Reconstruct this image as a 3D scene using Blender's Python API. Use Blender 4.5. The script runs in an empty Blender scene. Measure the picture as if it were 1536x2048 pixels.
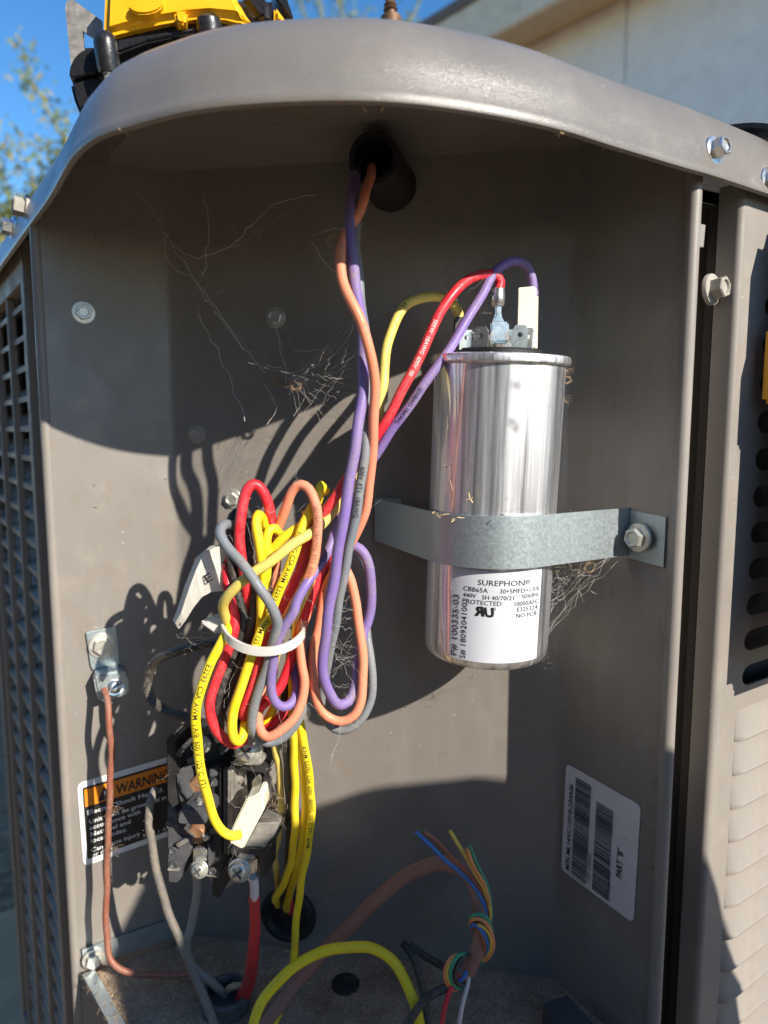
import bpy, bmesh, math, random
from mathutils import Vector, Matrix
random.seed(7)
R = math.radians
sc = bpy.context.scene
C = sc.collection

# ------------------------------------------------------------------ camera, sky, sun, exposure
F = 1400.0                                   # focal length in photo pixels (photo 1536 x 2048)
PITCH = math.atan(163 / 1400.0)
CP, SP = math.cos(PITCH), math.sin(PITCH)
cam_d = bpy.data.cameras.new('camera')
cam_d.sensor_fit = 'VERTICAL'; cam_d.sensor_height = 36.0; cam_d.lens = 36.0 * F / 2048.0
cam_d.clip_start = 0.01; cam_d.clip_end = 500.0
cam_d.dof.use_dof = True; cam_d.dof.focus_distance = 0.315; cam_d.dof.aperture_fstop = 8.0
cam = bpy.data.objects.new('camera', cam_d); C.objects.link(cam)
cam.location = (0, 0, 0); cam.rotation_euler = (R(90) - PITCH, 0, 0)
sc.camera = cam

AZ, EL = R(44.0), R(28.6)                    # sun: 45 deg to the right of straight behind the camera
SUN = Vector((math.sin(AZ) * math.cos(EL), -math.cos(AZ) * math.cos(EL), math.sin(EL)))
w = bpy.data.worlds.new('World'); sc.world = w; w.use_nodes = True
nt = w.node_tree; nt.nodes.clear()
sky = nt.nodes.new('ShaderNodeTexSky'); sky.sky_type = 'NISHITA'; sky.sun_disc = False
sky.sun_elevation = EL; sky.sun_rotation = math.atan2(SUN.x, SUN.y)
sky.air_density = 1.0; sky.dust_density = 0.1; sky.ozone_density = 3.0; sky.altitude = 400
bg = nt.nodes.new('ShaderNodeBackground'); bg.inputs[1].default_value = 0.115
wo = nt.nodes.new('ShaderNodeOutputWorld')
hs = nt.nodes.new('ShaderNodeHueSaturation'); hs.inputs['Saturation'].default_value = 1.25; hs.inputs['Value'].default_value = 1.15
nt.links.new(sky.outputs[0], hs.inputs['Color']); nt.links.new(hs.outputs[0], bg.inputs[0]); nt.links.new(bg.outputs[0], wo.inputs[0])
sun_d = bpy.data.lights.new('sun', 'SUN'); sun_d.energy = 5.0; sun_d.angle = R(0.53); sun_d.color = (1.0, 0.93, 0.82)
sun = bpy.data.objects.new('sun', sun_d); C.objects.link(sun)
sun.rotation_euler = SUN.to_track_quat('Z', 'Y').to_euler()
sc.view_settings.view_transform = 'Standard'; sc.view_settings.look = 'None'
sc.view_settings.exposure = 0.64; sc.view_settings.gamma = 1.0
sc.cycles.blur_glossy = 0.15

# ------------------------------------------------------------------ helpers
def ray(x, y):
    u = (x - 768) / F; v = (1024 - y) / F
    return Vector((u, CP + v * SP, v * CP - SP))
def at(x, y, Y):                              # point seen at photo pixel (x, y) lying at depth Y
    r = ray(x, y); return r * (Y / r.y)
def atz(x, y, z):                             # ... lying at height z
    r = ray(x, y); return r * (z / r.z)
def atw(x, y, a, b, off=0.0):                 # ... lying on the vertical wall a-b, moved off it towards the camera
    r = ray(x, y); n = Vector((b[1] - a[1], -(b[0] - a[0]), 0)).normalized()
    t = n.dot(Vector((a[0], a[1], 0))) / n.dot(r); p = r * t
    nn = n if n.dot(r) < 0 else -n
    return p + nn * off
def wall_n(a, b):
    n = Vector((b[1] - a[1], -(b[0] - a[0]), 0)).normalized()
    m = Vector(((a[0] + b[0]) / 2, (a[1] + b[1]) / 2, 0))
    return n if n.dot(m) < 0 else -n

def link(o, parent=None):
    C.objects.link(o)
    if parent is not None: o.parent = parent
    return o
def mesh(name, vs, fs, mat, parent=None, smooth=False):
    me = bpy.data.meshes.new(name); me.from_pydata([tuple(v) for v in vs], [], fs); me.update()
    if mat: me.materials.append(mat)
    if smooth: me.polygons.foreach_set('use_smooth', [True] * len(me.polygons))
    return link(bpy.data.objects.new(name, me), parent)
def from_bm(name, bm, mat, parent=None, smooth=False):
    bmesh.ops.recalc_face_normals(bm, faces=bm.faces)
    me = bpy.data.meshes.new(name); bm.to_mesh(me); bm.free()
    if mat: me.materials.append(mat)
    if smooth: me.polygons.foreach_set('use_smooth', [True] * len(me.polygons))
    return link(bpy.data.objects.new(name, me), parent)
def empty(name, label, cat, group=None):
    o = bpy.data.objects.new(name, None); C.objects.link(o); o.empty_display_size = 0.02
    return tag(o, label, cat, group)
def tag(o, label=None, cat=None, group=None, kind=None):
    if label: o['label'] = label
    if cat: o['category'] = cat
    if group: o['group'] = group
    if kind: o['kind'] = kind
    return o
def auto_smooth(o, ang=35):
    me = o.data
    me.polygons.foreach_set('use_smooth', [True] * len(me.polygons))
    try: me.set_sharp_from_angle(angle=R(ang))
    except Exception: pass
    return o

def catmull(P, step):
    out = []
    n = len(P)
    for i in range(n - 1):
        p0 = P[i - 1] if i else P[0] * 2 - P[1]
        p1, p2 = P[i], P[i + 1]
        p3 = P[i + 2] if i + 2 < n else P[-1] * 2 - P[-2]
        L = (p2 - p1).length
        k = max(2, int(L / step))
        d01 = max((p1 - p0).length, 1e-6) ** .5; d12 = max(L, 1e-6) ** .5; d23 = max((p3 - p2).length, 1e-6) ** .5
        m1 = (p2 - p1) + d12 * ((p1 - p0) / d01 - (p2 - p0) / (d01 + d12))
        m2 = (p2 - p1) + d12 * ((p3 - p2) / d23 - (p3 - p1) / (d12 + d23))
        for j in range(k):
            t = j / k; t2 = t * t; t3 = t2 * t
            out.append(p1 * (2 * t3 - 3 * t2 + 1) + m1 * (t3 - 2 * t2 + t) + p2 * (3 * t2 - 2 * t3) + m2 * (t3 - t2))
    out.append(P[-1].copy())
    return out
def tube_data(path, r, n=10, vs=None, fs=None):
    vs = [] if vs is None else vs; fs = [] if fs is None else fs
    base = len(vs)
    N = len(path); up = None
    for i, p in enumerate(path):
        t = (path[min(i + 1, N - 1)] - path[max(i - 1, 0)]).normalized()
        if up is None:
            up = t.orthogonal().normalized()
        up = (up - t * up.dot(t)).normalized()
        s = t.cross(up)
        rr = r(i / (N - 1)) if callable(r) else r
        for k in range(n):
            a = 2 * math.pi * k / n
            vs.append(p + (up * math.cos(a) + s * math.sin(a)) * rr)
    for i in range(N - 1):
        for k in range(n):
            a = base + i * n + k; b = base + i * n + (k + 1) % n
            fs.append((a, b, b + n, a + n))
    fs.append(tuple(base + k for k in range(n - 1, -1, -1)))
    fs.append(tuple(base + (N - 1) * n + k for k in range(n)))
    return vs, fs
def tube(name, path, r, mat, parent=None, n=10):
    vs, fs = tube_data(path, r, n)
    o = mesh(name, vs, fs, mat, parent); auto_smooth(o, 60); return o
def prism(name, pts, d, mat, parent=None, bevel=0.0, segs=2, smooth=True):
    """closed outline pts (3D, planar) pushed along vector d"""
    bm = bmesh.new()
    a = [bm.verts.new(p) for p in pts]; b = [bm.verts.new(p + d) for p in pts]
    n = len(pts)
    bm.faces.new(a); bm.faces.new(b[::-1])
    for i in range(n): bm.faces.new((a[i], b[i], b[(i + 1) % n], a[(i + 1) % n]))
    if bevel:
        bmesh.ops.recalc_face_normals(bm, faces=bm.faces)
        bmesh.ops.bevel(bm, geom=bm.edges[:], offset=bevel, segments=segs, affect='EDGES', clamp_overlap=True)
    bmesh.ops.triangulate(bm, faces=[f for f in bm.faces if len(f.verts) > 4])
    o = from_bm(name, bm, mat, parent)
    if smooth: auto_smooth(o, 40)
    return o
def frame_from(n):
    n = n.normalized(); z = Vector((0, 0, 1)) if abs(n.z) < .95 else Vector((0, 1, 0))
    x = z.cross(n).normalized(); y = n.cross(x)
    return x, y, n
def lathe(name, prof, o, axis, mat, parent=None, n=28, smooth_ang=35, xref=None):
    """prof: (radius, height) pairs along axis from point o"""
    x, y, z = frame_from(axis)
    vs = []; fs = []
    for (r, h) in prof:
        for k in range(n):
            a = 2 * math.pi * k / n
            vs.append(o + z * h + (x * math.cos(a) + y * math.sin(a)) * max(r, 1e-5))
    for i in range(len(prof) - 1):
        for k in range(n):
            a = i * n + k; b = i * n + (k + 1) % n
            fs.append((a, b, b + n, a + n))
    fs.append(tuple(range(n - 1, -1, -1))); fs.append(tuple((len(prof) - 1) * n + k for k in range(n)))
    ob = mesh(name, vs, fs, mat, parent); auto_smooth(ob, smooth_ang); return ob
def hex_bolt(name, p, n, r, mat, parent=None, h=None, rot=0.3, washer=1.45, recess=True, slot=None):
    """hex washer-head screw: flange + hexagon + dished top, one mesh; slot: None, '-' or '+'"""
    h = h or r * 0.95
    x, y, z = frame_from(n)
    bm = bmesh.new()
    def ring(rr, hh, m, ro=0):
        return [bm.verts.new(p + z * hh + (x * math.cos(ro + 2 * math.pi * k / m) + y * math.sin(ro + 2 * math.pi * k / m)) * rr) for k in range(m)]
    M = 24
    rings = [ring(r * washer, 0, M), ring(r * washer, h * .16, M), ring(r * washer * .96, h * .24, M), ring(r * .98, h * .30, M)]
    for a, b in zip(rings, rings[1:]):
        for k in range(M): bm.faces.new((a[k], a[(k + 1) % M], b[(k + 1) % M], b[k]))
    bm.faces.new(rings[-1]); bm.faces.new(rings[0][::-1])
    hs = [ring(r, h * .2, 6, rot), ring(r, h * .92, 6, rot), ring(r * .9, h, 6, rot)]
    for a, b in zip(hs, hs[1:]):
        for k in range(6): bm.faces.new((a[k], a[(k + 1) % 6], b[(k + 1) % 6], b[k]))
    if recess:
        c = [ring(r * .66, h, 18, rot), ring(r * .56, h * .86, 18, rot)]
        bm.faces.new(c[1])
        for k in range(18): bm.faces.new((c[0][k], c[0][(k + 1) % 18], c[1][(k + 1) % 18], c[1][k]))
        a = hs[-1]; b = c[0]
        for k in range(6):
            bm.faces.new((a[k], a[(k + 1) % 6], b[(3 * k + 3) % 18], b[3 * k + 2], b[3 * k + 1], b[3 * k]))
    else: bm.faces.new(hs[-1])
    o = from_bm(name, bm, mat, parent); auto_smooth(o, 30); 
    return o
def round_screw(name, p, n, r, mat, dark, parent, cross=True, rot=.6):
    """pan-head screw with recessed drive"""
    o = lathe(name, [(r * 1.35, 0), (r * 1.35, r * .18), (r * 1.28, r * .24), (r, r * .25), (r, r * .6), (r * .93, r * .8), (r * .75, r * .93), (r * .4, r), (0, r * 1.02)], p, n, mat, parent, 24)
    x, y, z = frame_from(n)
    ax = x * math.cos(rot) + y * math.sin(rot); ay = z.cross(ax)
    vs = []; fs = []
    for (a, b) in ([(ax, ay), (ay, ax)] if cross else [(ax, ay)]):
        L, W = r * (.72 if cross else .98), r * .13
        k = len(vs)
        for hh in (r * .3, r * 1.05):
            vs += [p + z * hh + a * L + b * W, p + z * hh - a * L + b * W, p + z * hh - a * L - b * W, p + z * hh + a * L - b * W]
        fs += [(k, k + 1, k + 2, k + 3), (k + 4, k + 5, k + 6, k + 7)] + [(k + i, k + (i + 1) % 4, k + 4 + (i + 1) % 4, k + 4 + i) for i in range(4)]
    s = mesh('drive_recess', vs, fs, dark); s.parent = parent
    return o

_tc = {}
def text_mesh(body, bold=0.0):
    """flat lettering as (verts2d, faces, width, height) for size 1"""
    key = (body, bold)
    if key in _tc: return _tc[key]
    cu = bpy.data.curves.new('lettering', 'FONT'); cu.body = body; cu.size = 1.0; cu.resolution_u = 2
    cu.offset = bold
    ob = bpy.data.objects.new('lettering', cu); C.objects.link(ob)
    dg = bpy.context.evaluated_depsgraph_get()
    me = bpy.data.meshes.new_from_object(ob.evaluated_get(dg))
    bpy.data.objects.remove(ob); bpy.data.curves.remove(cu)
    bm = bmesh.new(); bm.from_mesh(me); bpy.data.meshes.remove(me)
    for yy in (-.12, .0, .1, .2, .3, .4, .5, .6):      # cut across so that lettering follows a round surface
        bmesh.ops.bisect_plane(bm, geom=bm.verts[:] + bm.edges[:] + bm.faces[:], plane_co=(0, yy + .012, 0), plane_no=(0, 1, 0))
    bm.verts.index_update()
    vs = [(v.co.x, v.co.y) for v in bm.verts]; fs = [tuple(v.index for v in p.verts) for p in bm.faces]; bm.free()
    x0 = min(v[0] for v in vs); x1 = max(v[0] for v in vs); y1 = max(v[1] for v in vs)
    vs = [(a - x0, b) for a, b in vs]
    _tc[key] = (vs, fs, x1 - x0, y1); return _tc[key]

# ------------------------------------------------------------------ materials
def new_mat(name):
    m = bpy.data.materials.new(name); m.use_nodes = True
    n = m.node_tree; b = n.nodes['Principled BSDF']; return m, n, b
def N(n, t, **k):
    o = n.nodes.new(t)
    for a, v in k.items():
        if a in o.inputs: o.inputs[a].default_value = v
        else: setattr(o, a, v)
    return o
def ramp(n, src, stops):
    r = n.nodes.new('ShaderNodeValToRGB'); e = r.color_ramp.elements
    while len(e) < len(stops): e.new(0.5)
    for i, (p, c) in enumerate(stops):
        e[i].position = p; e[i].color = c if len(c) == 4 else (*c, 1)
    n.links.new(src, r.inputs[0]); return r
def mixc(n, fac, a, b):
    m = n.nodes.new('ShaderNodeMix'); m.data_type = 'RGBA'
    for s, i in ((fac, 0), (a, 6), (b, 7)):
        if isinstance(s, (int, float)): m.inputs[i].default_value = s
        elif isinstance(s, tuple): m.inputs[i].default_value = (*s, 1)
        else: n.links.new(s, m.inputs[i])
    return m.outputs[2]
def bump(n, b, src, strength, dist):
    bp = N(n, 'ShaderNodeBump', Strength=strength, Distance=dist)
    n.links.new(src, bp.inputs['Height']); n.links.new(bp.outputs[0], b.inputs['Normal']); return bp

def m_paint(name, col, rough=.42, dirt=.35, speck=True, dcol=(.20, .15, .10), grain=.25, spec=.5, film=.46):
    m, n, b = new_mat(name)
    tc = N(n, 'ShaderNodeTexCoord')
    big = N(n, 'ShaderNodeTexNoise', Scale=14.0, Detail=5.0, Roughness=.6); n.links.new(tc.outputs['Object'], big.inputs['Vector'])
    fine = N(n, 'ShaderNodeTexNoise', Scale=2200.0, Detail=2.0); n.links.new(tc.outputs['Object'], fine.inputs['Vector'])
    mid = N(n, 'ShaderNodeTexNoise', Scale=70.0, Detail=6.0, Roughness=.7); n.links.new(tc.outputs['Object'], mid.inputs['Vector'])
    v = ramp(n, big.outputs[0], [(.3, tuple(c * .92 for c in col)), (.7, tuple(c * 1.06 for c in col))])
    d = ramp(n, mid.outputs[0], [(.52, (0, 0, 0)), (.78, (dirt, dirt, dirt))])
    c = mixc(n, d.outputs[0], v.outputs[0], dcol)
    mp = N(n, 'ShaderNodeMapping'); mp.inputs['Scale'].default_value = (110, 110, 14); n.links.new(tc.outputs['Object'], mp.inputs[0])
    stk = N(n, 'ShaderNodeTexNoise', Scale=1.0, Detail=4.0, Roughness=.6); n.links.new(mp.outputs[0], stk.inputs['Vector'])
    sk = ramp(n, stk.outputs[0], [(.52, (0, 0, 0)), (.80, (film * .5,) * 3)])
    c = mixc(n, sk.outputs[0], c, tuple(min(.6, x * 1.45 + .02) for x in col))
    flm = N(n, 'ShaderNodeTexNoise', Scale=26.0, Detail=9.0, Roughness=.72); n.links.new(tc.outputs['Object'], flm.inputs['Vector'])
    fk = ramp(n, flm.outputs[0], [(.54, (0, 0, 0)), (.70, (film * 1.2,) * 3)])
    c = mixc(n, fk.outputs[0], c, (.30, .265, .22))
    if speck:
        vo = N(n, 'ShaderNodeTexVoronoi', Scale=150.0); n.links.new(tc.outputs['Object'], vo.inputs['Vector'])
        s1 = ramp(n, vo.outputs['Distance'], [(.0, (1, 1, 1)), (.085, (.0, .0, .0))])
        sel = N(n, 'ShaderNodeTexNoise', Scale=40.0, Detail=1.0); n.links.new(tc.outputs['Object'], sel.inputs['Vector'])
        s2 = ramp(n, sel.outputs[0], [(.56, (0, 0, 0)), (.62, (1, 1, 1))])
        mm = N(n, 'ShaderNodeMath', operation='MULTIPLY'); n.links.new(s1.outputs[0], mm.inputs[0]); n.links.new(s2.outputs[0], mm.inputs[1])
        c = mixc(n, mm.outputs[0], c, (.62, .57, .48))
    n.links.new(c, b.inputs['Base Color'])
    rr = ramp(n, flm.outputs[0], [(.35, (rough * .8,) * 3), (.72, (min(1, rough * 1.7),) * 3)])
    n.links.new(rr.outputs[0], b.inputs['Roughness'])
    b.inputs['Specular IOR Level'].default_value = spec
    bump(n, b, fine.outputs[0], grain, .00022)
    return m
def m_plain(name, col, rough=.5, metal=0.0, noise=.15, scale=120.0, bmp=.15, spec=.5, sub=0.0, coat=0.0):
    m, n, b = new_mat(name)
    tc = N(n, 'ShaderNodeTexCoord')
    no = N(n, 'ShaderNodeTexNoise', Scale=scale, Detail=5.0, Roughness=.65); n.links.new(tc.outputs['Object'], no.inputs['Vector'])
    r = ramp(n, no.outputs[0], [(.28, tuple(c * (1 - noise) for c in col)), (.72, tuple(min(1, c * (1 + noise)) for c in col))])
    n.links.new(r.outputs[0], b.inputs['Base Color'])
    rr = ramp(n, no.outputs[0], [(.3, (rough * .8,) * 3), (.7, (min(1, rough * 1.25),) * 3)])
    n.links.new(rr.outputs[0], b.inputs['Roughness'])
    b.inputs['Metallic'].default_value = metal; b.inputs['Specular IOR Level'].default_value = spec
    if sub:
        b.inputs['Subsurface Weight'].default_value = sub; b.inputs['Subsurface Radius'].default_value = (.004, .004, .003); b.inputs['Subsurface Scale'].default_value = 1.0
    b.inputs['Coat Weight'].default_value = coat
    if bmp: bump(n, b, no.outputs[0], bmp, .0006)
    return m
def m_wire(name, col, dust=.35, rough=.38, dcol=(.30, .25, .19)):
    m, n, b = new_mat(name)
    tc = N(n, 'ShaderNodeTexCoord')
    a = N(n, 'ShaderNodeTexNoise', Scale=55.0, Detail=6.0, Roughness=.7); n.links.new(tc.outputs['Object'], a.inputs['Vector'])
    f = N(n, 'ShaderNodeTexNoise', Scale=700.0, Detail=3.0, Roughness=.7); n.links.new(tc.outputs['Object'], f.inputs['Vector'])
    m1 = ramp(n, a.outputs[0], [(.40, (.08, .08, .08)), (.66, (1, 1, 1))])
    m2 = ramp(n, f.outputs[0], [(.42, (.25,) * 3), (.62, (1, 1, 1))])
    mm = N(n, 'ShaderNodeMath', operation='MULTIPLY'); n.links.new(m1.outputs[0], mm.inputs[0]); n.links.new(m2.outputs[0], mm.inputs[1])
    m3 = N(n, 'ShaderNodeMath', operation='MULTIPLY'); n.links.new(mm.outputs[0], m3.inputs[0]); m3.inputs[1].default_value = min(1, dust * 1.35)
    n.links.new(mixc(n, m3.outputs[0], col, dcol), b.inputs['Base Color'])
    rr = ramp(n, mm.outputs[0], [(0, (rough,) * 3), (.6, (.85,) * 3)]); n.links.new(rr.outputs[0], b.inputs['Roughness'])
    b.inputs['Specular IOR Level'].default_value = .45
    bump(n, b, f.outputs[0], .12, .0003)
    return m

TAUPE = (.226, .204, .182)
M = {}
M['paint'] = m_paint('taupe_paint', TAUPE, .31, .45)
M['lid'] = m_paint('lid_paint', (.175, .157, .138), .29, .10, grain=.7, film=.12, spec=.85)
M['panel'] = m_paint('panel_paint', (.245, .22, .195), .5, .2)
M['dark_in'] = m_plain('dark_interior', (.03, .028, .026), .8, 0, .3)  # near-black colour holds the shade of housing interiors
M['grille'] = m_paint('grille_paint', (.25, .205, .165), .55, .3, False)
M['zinc'] = m_plain('zinc_plate', (.40, .45, .46), .42, .7, .10, 700, .04)
M['bolt'] = m_plain('bolt_zinc', (.62, .60, .54), .38, .7, .15, 400, .08)
M['bolt_painted'] = m_plain('painted_bolt', (.34, .31, .27), .5, 0.0, .15, 400, .08)
M['steel'] = m_plain('bright_steel', (.72, .71, .69), .28, .95, .12, 300, .06)
M['dull_steel'] = m_plain('dull_steel', (.40, .37, .33), .5, .6, .3, 200, .1)
M['black_pl'] = m_plain('black_plastic', (.028, .027, .027), .45, 0, .4, 160, .2)
M['gray_pl'] = m_plain('charcoal_plastic', (.075, .075, .08), .5, 0, .3, 160, .2)
M['rubber'] = m_plain('black_rubber', (.014, .014, .015), .55, 0, .3, 90, .15)
M['tan'] = m_plain('tan_coil', (.45, .27, .07), .5, 0, .25, 120, .1)
M['copper_pl'] = m_plain('copper_coil', (.36, .19, .10), .45, .3, .25, 120, .1)
M['boot'] = m_plain('ivory_nylon', (.80, .74, .56), .42, 0, .05, 90, .05, sub=.15)
M['white_nylon'] = m_plain('white_nylon', (.62, .60, .54), .35, 0, .06, 90, .05, sub=.3)
M['tag'] = m_plain('tag_cloth', (.84, .81, .74), .8, 0, .05, 300, .2)
M['label'] = m_plain('label_paper', (.60, .61, .65), .35, 0, .03, 60, .02)
M['label2'] = m_plain('rating_paper', (.68, .66, .66), .5, 0, .05, 60, .02)
M['ink'] = m_plain('black_ink', (.012, .012, .014), .5, 0, .2, 90, 0)
M['white_ink'] = m_plain('white_ink', (.78, .78, .76), .5, 0, .12, 200, 0)
M['label_black'] = m_plain('label_black', (.016, .015, .015), .4, 0, .3, 80, .02)
M['label_orange'] = m_plain('label_orange', (.85, .25, .015), .4, 0, .06, 80, .02)
M['gray_print'] = m_plain('faded_print', (.30, .13, .09), .6, 0, .2, 200, 0)
M['silver_ink'] = m_plain('pale_ink', (.80, .60, .58), .5, 0, .1, 90, 0)
M['yellow_tool'] = m_plain('yellow_tool_plastic', (.85, .42, .012), .32, 0, .06, 60, .05)
M['black_tool'] = m_plain('black_tool_cast', (.016, .016, .018), .30, 0, .3, 500, .25)
M['red_tape'] = m_wire('red_tape', (.60, .028, .03), .2, .35)
M['dust'] = m_plain('dust_fibre', (.27, .19, .12), .9, 0, .3, 500, 0)
M['web'] = m_plain('cobweb_silk', (.66, .62, .55), .6, 0, .2, 300, 0)
M['straw'] = m_plain('straw_bits', (.62, .47, .22), .7, 0, .25, 300, 0)
WC = {
    'purple': m_wire('purple_insulation', (.205, .135, .39), .55),
    'orange': m_wire('orange_insulation', (.84, .26, .14), .36),
    'gray': m_wire('gray_insulation', (.17, .19, .215), .5),
    'dgray': m_wire('dark_gray_insulation', (.05, .052, .058), .6),
    'red': m_wire('red_insulation', (.68, .018, .035), .22, .3),
    'yellow': m_wire('yellow_insulation', (.90, .66, .012), .16, .33),
    'paleyellow': m_wire('pale_yellow_insulation', (.78, .60, .12), .4),
    'black': m_wire('black_insulation', (.018, .018, .02), .45, .35),
    'copper': m_wire('copper_brown_insulation', (.27, .085, .05), .5),
    'brown': m_wire('brown_sheath', (.29, .125, .095), .55, .5),
    'dusty': m_wire('dusty_gray_insulation', (.135, .12, .105), .8, .55),
    'lgray': m_wire('light_gray_insulation', (.27, .26, .24), .6),
    'blue': m_wire('blue_insulation', (.03, .16, .48), .15),
    'green': m_wire('green_insulation', (.045, .30, .16), .15),
    'tbrown': m_wire('brown_insulation', (.32, .10, .06), .15),
    'torange': m_wire('soft_orange_insulation', (.80, .28, .10), .15),
    'tyellow': m_wire('soft_yellow_insulation', (.75, .52, .08), .15),
    'white': m_wire('white_insulation', (.72, .60, .55), .2),
    'beige': m_wire('beige_insulation', (.55, .42, .24), .3),
}
def m_can():
    m, n, b = new_mat('brushed_aluminium')
    tc = N(n, 'ShaderNodeTexCoord')
    mp = N(n, 'ShaderNodeMapping'); mp.inputs['Scale'].default_value = (300, 300, 7)
    n.links.new(tc.outputs['Object'], mp.inputs[0])
    st = N(n, 'ShaderNodeTexNoise', Scale=1.0, Detail=5.0, Roughness=.65); n.links.new(mp.outputs[0], st.inputs['Vector'])
    sm = N(n, 'ShaderNodeTexNoise', Scale=45.0, Detail=5.0, Roughness=.65); n.links.new(tc.outputs['Object'], sm.inputs['Vector'])
    c1 = ramp(n, st.outputs[0], [(.32, (.46, .45, .46)), (.5, (.78, .78, .79)), (.68, (.95, .95, .95))])
    sp = ramp(n, sm.outputs[0], [(.60, (0, 0, 0)), (.68, (.45, .45, .45))])
    cc_ = mixc(n, sp.outputs[0], c1.outputs[0], (.42, .38, .36))
    wn = N(n, 'ShaderNodeTexNoise', Scale=260.0, Detail=3.0); n.links.new(tc.outputs['Object'], wn.inputs['Vector'])
    for (px_, py_, pz_, r_) in ((.0062, -.0281, .1085, .0016), (.0078, -.0277, .1060, .0021), (.0070, -.0279, .1235, .0009)):
        vm = N(n, 'ShaderNodeVectorMath', operation='DISTANCE'); n.links.new(tc.outputs['Object'], vm.inputs[0]); vm.inputs[1].default_value = (px_, py_, pz_)
        ad = N(n, 'ShaderNodeMath', operation='MULTIPLY_ADD'); n.links.new(wn.outputs[0], ad.inputs[0]); ad.inputs[1].default_value = r_ * 1.2; n.links.new(vm.outputs['Value'], ad.inputs[2])
        rm = ramp(n, ad.outputs[0], [(r_ * .9, (.85, .85, .85)), (r_ * 1.6, (0, 0, 0))])
        cc_ = mixc(n, rm.outputs[0], cc_, (.10, .09, .11))
    n.links.new(cc_, b.inputs['Base Color'])
    b.inputs['Metallic'].default_value = 1.0
    r = ramp(n, st.outputs[0], [(.32, (.40,) * 3), (.7, (.62,) * 3)]); n.links.new(r.outputs[0], b.inputs['Roughness'])
    b.inputs['Coat Weight'].default_value = .8; b.inputs['Coat Roughness'].default_value = .06; b.inputs['Coat IOR'].default_value = 2.9
    bump(n, b, st.outputs[0], .10, .0003)
    return m
M['can'] = m_can()
def m_ground():
    m, n, b = new_mat('dry_soil')
    tc = N(n, 'ShaderNodeTexCoord')
    a = N(n, 'ShaderNodeTexNoise', Scale=3.0, Detail=8.0, Roughness=.7); n.links.new(tc.outputs['Object'], a.inputs['Vector'])
    v = N(n, 'ShaderNodeTexVoronoi', Scale=55.0); n.links.new(tc.outputs['Object'], v.inputs['Vector'])
    c = ramp(n, a.outputs[0], [(.3, (.23, .16, .095)), (.7, (.36, .26, .16))])
    c2 = ramp(n, v.outputs['Color'], [(.2, (.6, .6, .6)), (.8, (1, 1, 1))])
    mx = N(n, 'ShaderNodeMix', data_type='RGBA', blend_type='MULTIPLY'); mx.inputs[0].default_value = .7
    n.links.new(c.outputs[0], mx.inputs[6]); n.links.new(c2.outputs[0], mx.inputs[7])
    n.links.new(mx.outputs[2], b.inputs['Base Color']); b.inputs['Roughness'].default_value = .95
    bump(n, b, v.outputs['Distance'], .6, .01)
    return m
M['ground'] = m_ground()
M['shade_wall_mat'] = m_plain('plaster', (.15, .125, .10), .9, 0, .2, 20, .3)
M['concrete'] = m_plain('concrete', (.48, .33, .19), .9, 0, .2, 30, .4)
M['stucco'] = m_paint('house_paint', (.80, .77, .70), .8, .08, False, grain=.3, film=.05)
M['fascia'] = m_paint('fascia_paint', (.72, .62, .46), .6, .1, False)
M['soffit'] = m_paint('soffit_paint', (.58, .44, .28), .7, .15, False)
M['roof'] = m_plain('roof_shingle', (.16, .13, .11), .9, 0, .3, 30, .4)
M['bark'] = m_plain('green_bark', (.20, .20, .07), .8, 0, .25, 60, .3)
M['leaf'] = m_plain('leaf', (.075, .12, .022), .6, 0, .5, 8, 0)
M['leaf_y'] = m_plain('yellow_leaf', (.22, .20, .03), .6, 0, .4, 8, 0)
def m_dirt():
    m, n, b = new_mat('dirt_cover')
    tc = N(n, 'ShaderNodeTexCoord')
    a = N(n, 'ShaderNodeTexNoise', Scale=40.0, Detail=8.0, Roughness=.75); n.links.new(tc.outputs['Object'], a.inputs['Vector'])
    f = N(n, 'ShaderNodeTexNoise', Scale=600.0, Detail=4.0, Roughness=.8); n.links.new(tc.outputs['Object'], f.inputs['Vector'])
    c = ramp(n, a.outputs[0], [(.35, (.28, .19, .12)), (.55, (.44, .32, .22)), (.75, (.56, .44, .33))])
    c2 = ramp(n, f.outputs[0], [(.35, (.55,) * 3), (.65, (1.25,) * 3)])
    mx = N(n, 'ShaderNodeMix', data_type='RGBA', blend_type='MULTIPLY'); mx.inputs[0].default_value = .9
    n.links.new(c.outputs[0], mx.inputs[6]); n.links.new(c2.outputs[0], mx.inputs[7])
    n.links.new(mx.outputs[2], b.inputs['Base Color']); b.inputs['Roughness'].default_value = .95
    bump(n, b, f.outputs[0], .6, .0015)
    return m
M['dirt'] = m_dirt()

# ------------------------------------------------------------------ plan of the control box (metres, camera at the origin)
PL = (-.172, .3623); BL = (-.1162, .3898); BR = (.0936, .3558); PR = (.1258, .3040)
ZC, ZF, ZL = .136, -.302, .101               # ceiling, floor, lower edge of the lid
ZG = -.66                                    # ground
NB = wall_n(BL, BR)                          # back wall normal, towards the camera
INTO = -NB
def onL(x, y, o=0.0): return atw(x, y, PL, BL, o)
def onB(x, y, o=0.0): return atw(x, y, BL, BR, o)
def onR(x, y, o=0.0): return atw(x, y, BR, PR, o)

# ------------------------------------------------------------------ setting
tag(mesh('ground', [(-60, -60, ZG), (60, -60, ZG), (60, 60, ZG), (-60, 60, ZG)], [(0, 1, 2, 3)], M['ground']), kind='structure')

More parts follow.
